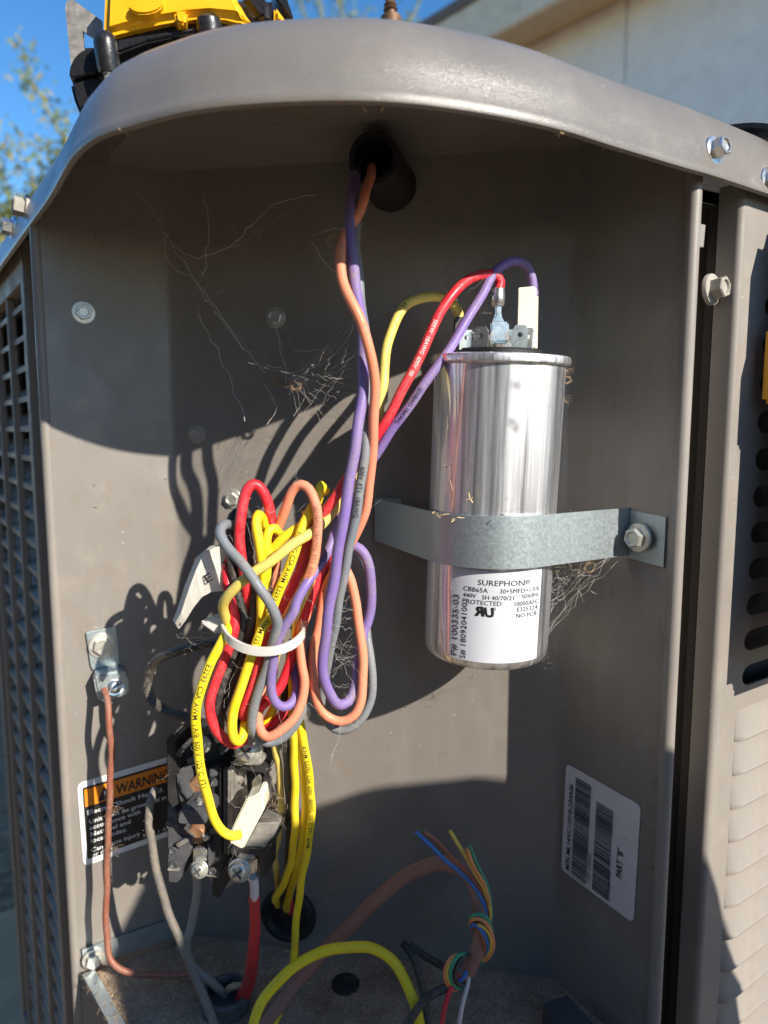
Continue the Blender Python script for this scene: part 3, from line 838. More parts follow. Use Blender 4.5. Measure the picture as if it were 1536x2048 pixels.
auto_smooth(mesh('band', vs, fs, M['zinc'], ST), 30)
hex_bolt('hex_screw', onR(1287, 1074, .003), nr, .0046, M['bolt'], ST, h=.0055)

# ------------------------------------------------------------------ wires
def pxpath(pts, step=.0022): return catmull([at(x, y, Y) for (x, y, Y) in pts], step)
def print_on(path, r, start_px, text, size, mat, parent, flip=False, bold=0.0, roll=0.0, rep=1, gap=.01):
    """lettering laid on the visible side of a wire"""
    d = [Vector((0, 0, 0))]; S = [0.0]
    for a, b in zip(path, path[1:]): S.append(S[-1] + (b - a).length)
    def proj(q): k = q.y * CP - q.z * SP; return 768 + F * q.x / k, 1024 - F * (q.y * SP + q.z * CP) / k
    i0 = min(range(len(path)), key=lambda i: (proj(path[i])[0] - start_px[0]) ** 2 + (proj(path[i])[1] - start_px[1]) ** 2)
    s0 = S[i0]; vs = []; fs = []
    tv, tf, tw, th = text_mesh(text, bold)
    import bisect
    for rr_ in range(rep):
        k0_ = len(vs)
        for (x, y) in tv:
            s = s0 + (-1 if flip else 1) * (x * size + rr_ * (tw * size + gap))
            s = max(1e-5, min(S[-1] - 1e-5, s))
            j = min(len(path) - 2, max(0, bisect.bisect_right(S, s) - 1))
            tt = (s - S[j]) / max(1e-9, S[j + 1] - S[j]); p = path[j].lerp(path[j + 1], tt)
            t = (path[min(j + 2, len(path) - 1)] - path[max(j - 1, 0)]).normalized()
            fc = (-p - t * (-p).dot(t)).normalized(); sd = fc.cross(-t if flip else t)
            wv = (y - .36) * size; a = wv / r + roll
            vs.append(p + (fc * math.cos(a) + sd * math.sin(a)) * (r + .00012))
        fs += [tuple(q + k0_ for q in f_) for f_ in tf]
    o = mesh('wire_print', vs, fs, mat, parent); return o
WR = .0021
def hash_(t, k): return (sum(ord(c) * (i + k) for i, c in enumerate(t)) % 628) / 100.0
def wire(label, col, pts, r=WR, n_=12, group=None, name='electrical_wire'):
    p = pxpath(pts)
    h1, h2, h3 = (hash_(label, k_) for k_ in (1, 2, 3))
    for i_, q_ in enumerate(p):          # slight unevenness of hand-bent wire
        s_ = i_ * .0022; q_ += Vector((math.sin(s_ * 260 + h1) * .00022, math.sin(s_ * 190 + h2) * .0002, math.sin(s_ * 330 + h3) * .00016))
    o = tube(name, p, r, WC[col] if isinstance(col, str) else col, None, n_)
    tag(o, label, 'wire', group); o['_p'] = 0; del o['_p']
    return o, p
w1, p1 = wire('purple wire hanging from the sleeve into the long loop right of the bundle', 'purple', [(712, 340, .333), (703, 400, .312), (699, 450, .300), (702, 500, .291), (711, 570, .287), (722, 640, .288), (727, 720, .289), (724, 800, .287), (712, 880, .284), (702, 945, .283), (688, 1030, .283), (675, 1112, .284), (664, 1184, .285), (655, 1240, .286), (647, 1310, .288), (647, 1350, .290), (659, 1388, .292), (678, 1409, .294), (698, 1402, .297), (710, 1375, .300), (714, 1330, .303), (724, 1280, .306), (737, 1235, .307), (743, 1185, .306), (738, 1135, .304), (727, 1108, .303), (712, 1094, .303), (695, 1097, .304), (672, 1112, .306), (655, 1130, .309)], .0023)
w2, p2 = wire('gray wire beside the hanging purple one, outermost strand of the long loop', 'gray', [(705, 345, .335), (712, 420, .312), (712, 500, .299), (722, 600, .296), (733, 700, .296), (736, 800, .293), (732, 880, .290), (725, 945, .289), (715, 1012, .289), (701, 1085, .290), (687, 1155, .291), (672, 1240, .294), (658, 1315, .299), (645, 1380, .303), (645, 1430, .304), (669, 1458, .303), (693, 1458, .302), (722, 1440, .302), (740, 1406, .303), (744, 1360, .304), (741, 1310, .307), (734, 1272, .311), (728, 1210, .312), (725, 1175, .311), (718, 1135, .310), (704, 1112, .309), (680, 1107, .312), (660, 1120, .314)], .0020)
w3, p3 = wire('orange wire coming out of the sleeve and looping twice through the bundle', 'orange', [(744, 335, .335), (741, 350, .326), (735, 372, .318), (727, 400, .309), (715, 430, .305), (697, 460, .299), (684, 490, .292), (680, 520, .287), (686, 560, .284), (703, 605, .2805), (724, 650, .280), (741, 705, .281), (749, 770, .284), (748, 840, .287), (744, 900, .291), (740, 960, .294), (729, 1025, .297), (706, 1080, .300), (678, 1122, .302), (657, 1163, .301), (646, 1210, .299), (637, 1255, .298), (627, 1310, .297), (626, 1365, .296), (637, 1408, .296), (657, 1434, .296), (683, 1443, .296), (707, 1431, .296), (722, 1402, .297), (726, 1345, .298), (722, 1275, .299), (714, 1225, .300), (709, 1195, .300), (700, 1155, .300), (686, 1133, .302), (664, 1135, .305), (646, 1157, .305), (628, 1198, .304), (616, 1226, .302), (606, 1246, .299), (600, 1283, .296), (605, 1329, .294), (609, 1360, .293), (603, 1400, .292), (586, 1438, .290), (560, 1463, .289), (538, 1474, .289), (523, 1465, .290), (516, 1443, .293), (518, 1418, .298), (530, 1350, .306), (545, 1250, .309), (552, 1150, .308), (553, 1077, .304), (560, 1049, .301), (572, 1012, .298), (586, 981, .296), (603, 969, .295), (618, 977, .294), (629, 1003, .292), (635, 1034, .291), (636, 1069, .290), (630, 1112, .289), (615, 1158, .288), (592, 1203, .288), (571, 1240, .289), (558, 1262, .292), (548, 1300, .299), (545, 1350, .304)], .0021)
w4, p4 = wire('red wire from the middle capacitor terminal down into the bundle', 'red', [(998, 580, .3165), (1000, 564, .317), (989, 550, .316), (965, 550, .314), (935, 562, .312), (905, 588, .309), (882, 622, .307), (862, 665, .305), (840, 712, .303), (815, 762, .301), (790, 808, .300), (765, 855, .300), (735, 900, .300), (712, 930, .300), (678, 983, .300), (656, 1014, .300), (635, 1046, .300), (619, 1080, .300), (606, 1123, .299), (589, 1163, .297), (569, 1212, .295), (558, 1234, .294), (536, 1280, .292), (524, 1315, .291), (509, 1360, .291), (492, 1406, .292), (486, 1426, .294), (495, 1438, .299), (510, 1430, .305), (525, 1400, .309)], .0022)
w5, p5 = wire('red wire crossing behind the purple strand inside the bundle', 'red', [(672, 1085, .306), (649, 1126, .303), (630, 1175, .301), (613, 1221, .300), (598, 1265, .300), (586, 1310, .299), (571, 1350, .299), (557, 1378, .298), (538, 1398, .297), (523, 1412, .297), (508, 1440, .300), (490, 1455, .305)], .0022)
w6, p6 = wire('short red strand at the bottom of the bundle behind the orange bend', 'red', [(592, 1370, .310), (577, 1408, .306), (556, 1438, .303), (537, 1456, .302), (518, 1463, .303), (500, 1450, .306)])
w7, p7 = wire('red wire making the tall loop at the top left of the bundle', 'red', [(548, 1180, .310), (546, 1110, .307), (543, 1065, .304), (541, 1034, .300), (533, 1000, .298), (521, 976, .297), (509, 968, .296), (496, 977, .295), (486, 1003, .294), (481, 1034, .293), (480, 1069, .293), (482, 1106, .293), (486, 1140, .295), (492, 1175, .297), (496, 1212, .300), (494, 1280, .306)], .0023)
w8, p8 = wire('red wire curving along the left edge of the bundle down to the contactor', 'red', [(482, 1092, .306), (462, 1112, .303), (454, 1138, .300), (456, 1169, .298), (463, 1207, .296), (469, 1235, .295), (469, 1256, .294), (462, 1286, .293), (446, 1326, .292), (430, 1366, .291), (421, 1400, .291), (423, 1435, .291), (434, 1464, .292), (454, 1483, .293), (470, 1488, .296), (490, 1480, .302)], .0022)
w9, p9 = wire('black wire next to the left edge strand of the bundle', 'black', [(480, 1022, .303), (466, 1034, .301), (461, 1060, .300), (460, 1095, .2985), (464, 1130, .297), (471, 1166, .297), (480, 1203, .297), (486, 1237, .297), (483, 1266, .296), (467, 1315, .295), (448, 1358, .294), (437, 1395, .294), (438, 1429, .295), (448, 1456, .298), (466, 1470, .303)])
w10, p10 = wire('black wire in the middle left of the bundle between red and yellow', 'black', [(508, 1042, .302), (503, 1065, .299), (505, 1112, .299), (506, 1169, .299), (508, 1215, .298), (506, 1234, .297), (500, 1266, .296), (487, 1306, .296), (468, 1355, .296), (458, 1395, .297), (457, 1426, .298), (465, 1450, .301), (485, 1455, .305)])
w11, p11 = wire('black wire running down beside the yellow strands to the lower grommet', 'black', [(588, 1280, .310), (576, 1340, .308), (567, 1418, .307), (571, 1480, .311), (577, 1560, .322), (579, 1640, .332), (577, 1720, .341), (566, 1790, .351), (572, 1822, .362)])
w12, p12 = wire('dark red wire just visible behind the yellow strands near the grommet', 'red', [(586, 1560, .330), (585, 1640, .338), (584, 1720, .346), (578, 1790, .354), (580, 1822, .364)])
w13, p13 = wire('yellow wire with its bend at the top of the bundle beside the red loop', 'yellow', [(533, 1062, .302), (524, 1038, .298), (516, 1030, .294), (513, 1046, .291), (519, 1083, .290), (523, 1123, .290), (527, 1158, .291), (524, 1198, .292), (523, 1234, .293), (518, 1262, .296), (505, 1310, .300), (490, 1370, .304)])
w14, p14 = wire('short yellow strand tucked behind the crossing wire at the bundle top', 'yellow', [(560, 1070, .304), (549, 1058, .299), (538, 1060, .297), (533, 1080, .296), (536, 1105, .296), (533, 1140, .297), (530, 1183, .298), (528, 1240, .300), (510, 1300, .304)])
w15, p15 = wire('yellow printed wire running down the front of the bundle to a hairpin bend', 'yellow', [(652, 985, .307), (642, 972, .303), (637, 988, .299), (624, 1014, .297), (609, 1046, .295), (598, 1077, .293), (583, 1120, .291), (569, 1158, .290), (549, 1206, .289), (538, 1238, .289), (524, 1257, .288), (509, 1300, .287), (492, 1343, .287), (477, 1389, .287), (467, 1429, .287), (464, 1458, .287), (467, 1476, .288), (476, 1483, .289), (485, 1475, .291), (490, 1455, .294), (493, 1435, .299), (500, 1390, .304)])
w16, p16 = wire('dull yellow wire from the capacitor crossing diagonally over the bundle', 'paleyellow', [(922, 640, .328), (916, 622, .328), (903, 606, .327), (880, 595, .326), (850, 594, .325), (818, 607, .323), (794, 635, .320), (778, 680, .316), (769, 730, .312), (765, 780, .309), (757, 830, .307), (742, 890, .306), (715, 955, .305), (680, 1006, .304), (659, 1034, .301), (636, 1055, .296), (612, 1072, .290), (578, 1095, .286), (540, 1123, .284), (506, 1146, .2835), (475, 1172, .284), (453, 1195, .286), (445, 1214, .289), (449, 1232, .293), (457, 1250, .297), (452, 1290, .299), (433, 1337, .299), (420, 1383, .299), (417, 1412, .301)], .0022)
w17, p17 = wire('yellow strand bending under the diagonal wire in the upper bundle', 'yellow', [(618, 1042, .302), (600, 1053, .299), (580, 1066, .297), (560, 1082, .297), (546, 1102, .298), (540, 1130, .301)])
w18, p18 = wire('yellow printed wire arching left and plugged into the contactor boot', 'yellow', [(468, 1238, .300), (458, 1256, .294), (450, 1272, .290), (437, 1297, .288), (420, 1329, .287), (405, 1366, .286), (395, 1406, .286), (392, 1443, .286), (394, 1481, .287), (400, 1525, .289), (408, 1570, .291), (420, 1610, .294), (432, 1645, .297), (446, 1664, .299), (463, 1671, .300), (480, 1668, .303)], .0021)
w19, p19 = wire('yellow strand low in the bundle behind the gray wire', 'yellow', [(566, 1360, .310), (553, 1400, .306), (540, 1430, .305), (525, 1453, .305), (512, 1450, .307)])
w20, p20 = wire('yellow wire leftmost of the strands entering the lower grommet', 'yellow', [(594, 1295, .309), (585, 1345, .306), (584, 1400, .305), (586, 1460, .307), (589, 1520, .312), (590, 1600, .318), (588, 1680, .324), (573, 1755, .334), (552, 1795, .345), (556, 1810, .362)], .0019)
w21, p21 = wire('yellow wire middle one of the strands entering the lower grommet', 'yellow', [(590, 1430, .309), (600, 1490, .311), (609, 1560, .316), (610, 1630, .322), (600, 1700, .328), (585, 1770, .340), (573, 1810, .352), (576, 1822, .364)], .0019)
w22, p22 = wire('yellow printed wire rightmost of the strands, passing the grommet down to the shelf', 'yellow', [(594, 1420, .308), (607, 1480, .308), (618, 1550, .312), (623, 1610, .316), (618, 1680, .320), (605, 1750, .324), (595, 1820, .327), (589, 1890, .327), (586, 1940, .326), (581, 1975, .323), (560, 2020, .317), (535, 2075, .312)], .0019)
w23, p23 = wire('pale yellow wire behind the contactor left of the bright yellow strands', 'paleyellow', [(540, 1440, .312), (550, 1490, .315), (558, 1540, .320), (562, 1600, .326), (558, 1660, .333), (550, 1710, .341), (560, 1790, .355), (568, 1815, .364)], .0017)
w24, p24 = wire('dusty gray wire crossing the front of the bundle from its top left', 'gray', [(474, 1050, .302), (458, 1050, .297), (446, 1051, .291), (440, 1060, .288), (444, 1076, .286), (460, 1100, .2845), (480, 1123, .282), (500, 1149, .2795), (518, 1175, .2785), (538, 1203, .279), (551, 1232, .281), (554, 1250, .283), (551, 1268, .284), (545, 1295, .286), (535, 1329, .287), (523, 1363, .288), (513, 1395, .289), (506, 1429, .290), (504, 1456, .291), (515, 1475, .294), (535, 1484, .296), (558, 1480, .297), (581, 1462, .298), (600, 1429, .299), (612, 1383, .300), (614, 1349, .300), (611, 1309, .301), (606, 1275, .304)], .0022)
w25, p25 = wire('purple wire from the covered capacitor terminal ending in the bundle hairpin', 'purple', [(1068, 592, .322), (1065, 560, .322), (1052, 532, .322), (1030, 522, .321), (1008, 529, .318), (985, 553, .315), (962, 592, .311), (935, 638, .307), (905, 688, .304), (868, 742, .301), (830, 795, .300), (795, 845, .301), (765, 888, .303), (738, 930, .305), (712, 975, .306), (684, 1030, .304), (671, 1060, .300), (659, 1095, .296), (639, 1129, .292), (615, 1166, .287), (592, 1206, .2845), (588, 1220, .284), (569, 1254, .284), (553, 1292, .285), (545, 1326, .286), (542, 1360, .287), (546, 1392, .288), (559, 1411, .289), (575, 1412, .291), (588, 1398, .294), (594, 1375, .298), (592, 1350, .302), (585, 1310, .306)], .0021)
w26, p26 = wire('black wire bowing out left of the bundle above the contactor', 'black', [(455, 1278, .312), (432, 1283, .315), (395, 1291, .317), (355, 1300, .322), (318, 1318, .327), (298, 1345, .330), (294, 1372, .331), (304, 1400, .329), (330, 1420, .326), (365, 1433, .322), (400, 1448, .322)], .0025)
w27, p27 = wire('copper brown ground wire hanging from the lug on the left wall', 'copper', [(208, 1378, .354), (214, 1400, .350), (219, 1450, .346), (222, 1510, .346), (219, 1600, .347), (215, 1700, .347), (213, 1800, .347), (213, 1870, .346), (220, 1915, .344), (240, 1938, .343), (280, 1948, .345), (335, 1950, .347), (380, 1945, .350)], .0017)
w28, p28 = wire('dusty gray brown wire hanging loose in front of the warning sticker', 'dusty', [(310, 1578, .335), (303, 1592, .332), (299, 1640, .330), (304, 1695, .327), (316, 1750, .324), (333, 1815, .321), (360, 1880, .318), (385, 1940, .315), (410, 2000, .311), (440, 2075, .305)], .0021)
w29, p29 = wire('light gray wire from the contactor foot down into the conduit bushing', 'lgray', [(394, 1740, .338), (393, 1800, .340), (382, 1850, .340), (374, 1890, .338), (386, 1930, .337), (420, 1962, .338), (446, 1985, .341), (452, 2005, .344)], .0022)
w30, p30 = wire('white wire taped in red from the contactor terminal into the bushing', 'white', [(507, 1755, .317), (508, 1775, .317), (508, 1800, .318)], .0022)
tp = pxpath([(508, 1790, .318), (510, 1850, .320), (506, 1910, .324), (500, 1955, .330), (489, 1988, .336), (482, 1996, .338)])
o = tube('tape_wrap', tp, lambda t: .0026 + .0007 * min(1, max(0, (t - .15) * 1.6)) + .00012 * math.sin(t * 55), M['red_tape'], w30, 14)
w31, p31 = wire('beige wire end inside the conduit bushing', 'beige', [(484, 1972, .342), (468, 1972, .341), (455, 1982, .343), (450, 2000, .346)], .0019)
w32, p32 = wire('thick yellow wire arching across the shelf in front', 'yellow', [(500, 2075, .300), (512, 2030, .302), (535, 1988, .305), (580, 1940, .309), (635, 1908, .312), (695, 1894, .313), (745, 1897, .312), (785, 1922, .309), (812, 1965, .305), (832, 2015, .300), (842, 2075, .296)], .0025)
w33, p33 = wire('brown sheathed control cable rising from the shelf in an arch', 'brown', [(510, 2090, .312), (545, 2030, .316), (600, 1955, .321), (680, 1872, .326), (760, 1793, .326), (825, 1744, .322), (885, 1727, .316), (925, 1738, .311), (950, 1775, .307), (962, 1830, .304), (958, 1885, .302), (938, 1943, .301)], .0034, name='control_cable')
thin = .0009
G1 = 'thin conductors of the control cable'
for (lab, col, pts) in (
    ('thin blue conductor sticking up furthest left from the control cable', 'blue', [(833, 1664, .294), (870, 1701, .297), (920, 1746, .301), (953, 1780, .303), (968, 1808, .303), (972, 1838, .304), (960, 1870, .3075)]),
    ('thin brown conductor sticking up beside the blue one', 'tbrown', [(850, 1664, .297), (895, 1704, .299), (935, 1746, .302), (960, 1777, .303), (973, 1802, .303), (977, 1830, .304), (966, 1866, .3075)]),
    ('thin yellow conductor sticking up in the middle of the fan', 'tyellow', [(901, 1663, .297), (925, 1702, .299), (950, 1746, .301), (968, 1776, .302), (976, 1806, .303), (980, 1830, .304), (970, 1860, .307)]),
    ('thin orange conductor sticking up next to the green one', 'torange', [(933, 1698, .297), (950, 1736, .299), (970, 1776, .302), (979, 1805, .303), (981, 1832, .305), (972, 1862, .308)]),
    ('thin green conductor sticking up furthest right of the fan', 'green', [(939, 1692, .300), (958, 1736, .302), (973, 1772, .303), (981, 1800, .304), (983, 1830, .306), (974, 1858, .309)]),
    ('green conductor wound topmost round the brown cable', 'green', [(942, 1840, .304), (944, 1832, .300), (957, 1829, .2975), (972, 1836, .297), (982, 1856, .298), (985, 1884, .300), (974, 1912, .304), (958, 1926, .307), (946, 1922, .308)]),
    ('orange conductor wound round the brown cable just under the green', 'torange', [(940, 1848, .304), (942, 1841, .300), (957, 1838, .2965), (973, 1846, .296), (984, 1866, .297), (986, 1892, .300), (974, 1917, .304), (956, 1928, .308)]),
    ('yellow conductor wound round the brown cable between orange and blue', 'tyellow', [(950, 1853, .300), (960, 1850, .297), (973, 1860, .2965), (981, 1880, .298), (979, 1900, .301), (966, 1920, .305)]),
    ('blue conductor wound round the brown cable inside the yellow', 'blue', [(940, 1856, .303), (948, 1849, .299), (961, 1857, .297), (971, 1874, .297), (975, 1893, .299), (968, 1912, .303)]),
    ('brown conductor wound lowest round the cable', 'tbrown', [(941, 1860, .303), (946, 1852, .300), (958, 1860, .297), (967, 1876, .297), (970, 1896, .299), (962, 1914, .303)]),
    ('orange conductor looped leftmost at the cut end of the cable', 'torange', [(930, 1908, .302), (905, 1914, .298), (890, 1938, .297), (891, 1962, .297), (905, 1979, .298), (922, 1976, .300), (934, 1962, .302)]),
    ('yellow conductor looped between orange and green at the cable end', 'tyellow', [(930, 1910, .300), (908, 1918, .297), (896, 1942, .296), (899, 1965, .297), (912, 1976, .299)]),
    ('green conductor looped at the cut end of the cable', 'green', [(934, 1907, .301), (914, 1912, .297), (902, 1936, .295), (904, 1962, .296), (918, 1978, .298), (932, 1970, .300)]),
    ('black conductor looped innermost at the cut end of the cable', 'black', [(938, 1910, .300), (920, 1920, .297), (911, 1944, .295), (915, 1964, .296), (928, 1970, .298), (938, 1958, .300)]),
    ('blue conductor end poking from the cut sheath', 'blue', [(936, 1935, .300), (926, 1955, .297), (918, 1962, .297)]),
    ('thin red conductor running off the bottom from the cable end', 'red', [(918, 1950, .300), (906, 1970, .297), (896, 1990, .295), (888, 2025, .293), (880, 2075, .291)]),
    ('thin white conductor running off the bottom from the cable end', 'white', [(938, 1945, .301), (934, 1970, .298), (926, 2000, .296), (921, 2030, .294), (916, 2075, .292)])):
    wire(lab, col, pts, thin * (1.25 if 'running' in lab else 1.0), 8, G1)
w40, _ = wire('short black wire stub leaning up behind the yellow arch', 'black', [(805, 1886, .322), (815, 1898, .320), (832, 1930, .316), (845, 1975, .312), (852, 2020, .308), (856, 2075, .304)], .0018)
w41, _ = wire('short black wire lying behind the stub towards the cable end', 'black', [(818, 1890, .334), (845, 1908, .331), (875, 1926, .326), (905, 1946, .318), (918, 1960, .31)], .0018)
w42, _ = wire('black wire curving from the cable end down to the shelf front', 'black', [(925, 1968, .300), (900, 1972, .299), (872, 1984, .297), (842, 2008, .295), (815, 2050, .293), (800, 2085, .291)], .0019)

wire('black strand beside the left red loop in the upper bundle', 'black', [(492, 1018, .304), (500, 1045, .301), (497, 1090, .299), (498, 1150, .300), (502, 1200, .301), (498, 1250, .301), (480, 1310, .300), (458, 1370, .300), (446, 1420, .302), (456, 1462, .306)])
wire('thin visible black strand between the yellow hairpin and gray wire', 'black', [(545, 1120, .308), (535, 1180, .306), (540, 1230, .305), (530, 1290, .303), (508, 1350, .302), (486, 1400, .303), (478, 1440, .306)])
wire('yellow strand right of the printed one in the middle bundle', 'yellow', [(640, 990, .306), (630, 1040, .303), (612, 1100, .302), (600, 1150, .301), (585, 1200, .300), (560, 1270, .301), (548, 1330, .303), (540, 1390, .306)])
wire('pale yellow strand under the orange loop at the bundle top', 'paleyellow', [(612, 1020, .303), (622, 1070, .301), (628, 1120, .300), (618, 1170, .300), (598, 1225, .300), (590, 1290, .304)])
wire('dark gray strand seen between red and yellow left of the tie', 'dgray', [(470, 1040, .305), (466, 1080, .303), (474, 1140, .302), (488, 1190, .303), (492, 1250, .303), (470, 1320, .302), (448, 1385, .303), (444, 1440, .306)])
# print on the insulation
def pr(path, r, px, t, sz, mat, par, flip=False, bold=0.004, rep=1, gap=.008): print_on(path, r, px, t, sz, M[mat], par, flip, bold, 0.0, rep, gap)
pr(p18, .0021, (420, 1329), 'E3293  CSA  AWM  I A/B  600 V  125°C  FT1', .0031, 'ink', w18)
pr(p15, WR, (600, 1070), '18AWG CSA AWM  E3293  600V  AWM 125 FT1', .0027, 'ink', w15)
pr(p22, .0019, (608, 1485), 'AWM  E3293  CSA  600V  18AWG 105°C  FT1  AWM', .0026, 'ink', w22)
pr(p16, .0022, (812, 612), 'LL', .0030, 'ink', w16)
pr(p3, .0021, (632, 1015), 'SENBAO 18AWG  FT1  600V  125°C  A', .0025, 'gray_print', w3)
pr(p4, .0022, (872, 645), 'SEEW  18AWG  600V  00', .0025, 'silver_ink', w4)
pr(p25, .0021, (845, 775), 'SENBAO 18AWG', .0024, 'ink', w25); pr(p25, .0021, (655, 1100), 'SENBAO', .0024, 'ink', w25)
pr(p2, .0020, (727, 930), '600V  FT1  18AWG', .0026, 'ink', w2)

# connectors at the capacitor
q = at(999, 590, .3165); upv = Vector((0, 0, 1))
def box_part(name, x0, y0, x1, y1, Y, depth, mat, parent, bev=.0008, skew=0):
    return prism(name, [at(x0, y0, Y), at(x1, y0, Y), at(x1 + skew, y1, Y), at(x0 + skew, y1, Y)], Vector((.1, 1, 0)).normalized() * depth, mat, parent, bev)
lathe('crimp_ferrule', [(.0026, -.006), (.0030, -.0055), (.0032, -.002), (.0030, .001), (.0027, .0015)], at(996, 584, .3165), Vector((0, 0, 1)), M['steel'], w4, 14)
prism('crimp_neck', [at(991, 598, .315), at(1004, 598, .315), at(1003, 630, .315), at(1010, 645, .315), at(984, 645, .315), at(991, 630, .315)], Vector((0, .003, 0)), M['steel'], w4, .0006)
box_part('spade_receptacle', 981, 643, 1018, 686, .312, .0035, M['steel'], w4, .0008)
prism('terminal_boot', [at(1036, 575, .316), at(1070, 572, .316), at(1068, 694, .316), at(1064, 694, .316), at(1034, 655, .316)], Vector((.35, .9, 0)).normalized() * .010, M['boot'], w25, .0008)
prism('terminal_boot', [at(908, 632, .324), at(936, 634, .324), at(934, 680, .324), at(906, 680, .324)], Vector((.1, 1, 0)).normalized() * .005, M['gray_pl'], w16, .0008)

# cable tie round the bundle
CTI = empty('cable_tie', 'white nylon cable tie round the wire bundle', 'cable tie')
ring = [(443, 1248, .300), (447, 1262, .291), (462, 1282, .2835), (490, 1297, .2805), (525, 1303, .2795), (560, 1299, .2800), (588, 1287, .2835), (605, 1270, .290), (608, 1256, .300), (600, 1250, .312), (560, 1250, .320), (500, 1250, .320), (455, 1245, .311), (443, 1248, .300)]
pp = pxpath(ring, .002)
vs = []; fs = []
for i, p in enumerate(pp):
    t = (pp[min(i + 1, len(pp) - 1)] - pp[max(0, i - 1)]).normalized()
    z = Vector((0, 0, 1)); z = (z - t * z.dot(t)).normalized(); o_ = t.cross(z)
    for (a, b) in ((.0019, -.0006), (.0019, .0006), (-.0019, .0006), (-.0019, -.0006)): vs.append(p + z * a + o_ * b)
for i in range(len(pp) - 1):
    for k in range(4): fs.append((i * 4 + k, i * 4 + (k + 1) % 4, i * 4 + 4 + (k + 1) % 4, i * 4 + 4 + k))
auto_smooth(mesh('tie_band', vs, fs, M['white_nylon'], CTI), 40)
prism('tie_head', [at(396, 1246, .296), at(424, 1232, .296), at(446, 1230, .296), at(456, 1262, .296), at(432, 1272, .296), at(418, 1262, .296)], Vector((.2, 1, 0)).normalized() * .005, M['white_nylon'], CTI, .0010)

# folded cloth tag among the wires: a wide face, a crease and a narrow turned face
ta = [(456, 1090, .303), (430, 1095, .299), (408, 1106, .2955), (392, 1140, .2935), (378, 1178, .2925), (362, 1226, .2930), (350, 1246, .2950)]      # crease line
tb = [(462, 1186, .303), (442, 1182, .299), (422, 1184, .2965), (404, 1194, .2955), (388, 1214, .2955), (372, 1240, .2960), (358, 1258, .2965)]      # lower right edge
tc_ = [(448, 1088, .306), (420, 1092, .304), (396, 1112, .3020), (381, 1142, .3010), (369, 1172, .3005), (356, 1214, .3000), (345, 1242, .2985)]    # turned left edge
bm = bmesh.new()
va = [[bm.verts.new(at(*c_)), bm.verts.new(at(*a_)), bm.verts.new(at(*a_).lerp(at(*b_), .5) + Vector((0, -.0006, 0))), bm.verts.new(at(*b_))] for a_, b_, c_ in zip(ta, tb, tc_)]
for i in range(len(ta) - 1):
    for t in range(3): bm.faces.new((va[i][t], va[i][t + 1], va[i + 1][t + 1], va[i + 1][t]))
bmesh.ops.solidify(bm, geom=bm.faces[:], thickness=.00025)
TG = from_bm('wire_tag', bm, M['tag'], None)
tag(TG, 'creased white cloth tag hanging left of the wire bundle', 'tag')
vs = []; fs = []
for (s_, x0_, y0_, w_, h_, Y_, rot_) in (('T', 444, 1138, 14, 15, .2985, 0), ('E', 414, 1166, 15, 17, .2935, -.5), ('3', 354, 1251, 7, 8, .2925, .4)):
    tv, tf, tw, th = text_mesh(s_, .01); kk = len(vs)
    for (x, y) in tv:
        dx, dy = x / tw * w_, -y / .73 * h_
        vs.append(at(x0_ + dx * math.cos(rot_) - dy * math.sin(rot_), y0_ + dx * math.sin(rot_) + dy * math.cos(rot_), Y_))
    fs += [tuple(i + kk for i in q_) for q_ in tf]
mesh('lettering', vs, fs, M['ink'], TG)

# ------------------------------------------------------------------ contactor
CN = empty('contactor', 'black electrical contactor with screw terminals below the wire bundle', 'contactor')
def cp(x, y, Y): return at(320 + x / 4.8, 1440 + y / 4.8, Y)
def cpoly(name, pts, Y, depth, mat, bev=.0006): return prism(name, [cp(x, y, Y) for x, y in pts], INTO * depth, M[mat], CN, bev)
cpoly('base_plate', [(120, 140), (300, 60), (1080, 180), (1090, 480), (1150, 900), (1100, 1330), (600, 1640), (480, 1560), (300, 1240), (160, 560)], .352, .012, 'dull_steel')
cpoly('side_frame', [(60, 330), (60, 215), (150, 112), (180, 140), (178, 165), (140, 210), (142, 560), (165, 770), (175, 850), (70, 850), (62, 600)], .322, .026, 'black_pl')
cpoly('side_foot', [(66, 835), (160, 885), (165, 980), (185, 1080), (292, 1168), (292, 1232), (268, 1330), (205, 1400), (202, 1520), (160, 1570), (76, 1560), (70, 1440)], .320, .026, 'gray_pl')
cpoly('foot_step', [(150, 1190), (250, 1125), (292, 1168), (185, 1250)], .3175, .004, 'gray_pl')
cpoly('foot_step', [(140, 1200), (262, 1140), (275, 1165), (165, 1235)], .3165, .003, 'dull_steel')
cpoly('foot_rib', [(70, 1430), (180, 1440), (178, 1455), (70, 1448)], .3185, .003, 'dull_steel', .0002)
cpoly('stepped_arm', [(150, 520), (240, 560), (248, 640), (332, 765), (285, 845), (205, 845), (165, 700)], .322, .016, 'gray_pl')
cpoly('stepped_arm', [(175, 600), (235, 640), (310, 770), (280, 800), (200, 700)], .3195, .004, 'gray_pl')
cpoly('upper_arm', [(40, 210), (140, 110), (180, 140), (70, 255)], .326, .012, 'gray_pl')
cpoly('upper_arm', [(120, 330), (230, 230), (268, 250), (170, 370)], .324, .010, 'gray_pl')
cpoly('arm_tip', [(118, 140), (150, 108), (182, 140), (150, 172)], .3225, .008, 'bolt', .0004)
cpoly('arm_tip', [(195, 262), (235, 228), (270, 250), (232, 285)], .3205, .008, 'bolt', .0004)
cpoly('coil_cover', [(300, 600), (320, 545), (380, 520), (450, 560), (460, 740), (400, 780), (310, 760)], .327, .012, 'tan', .0012)
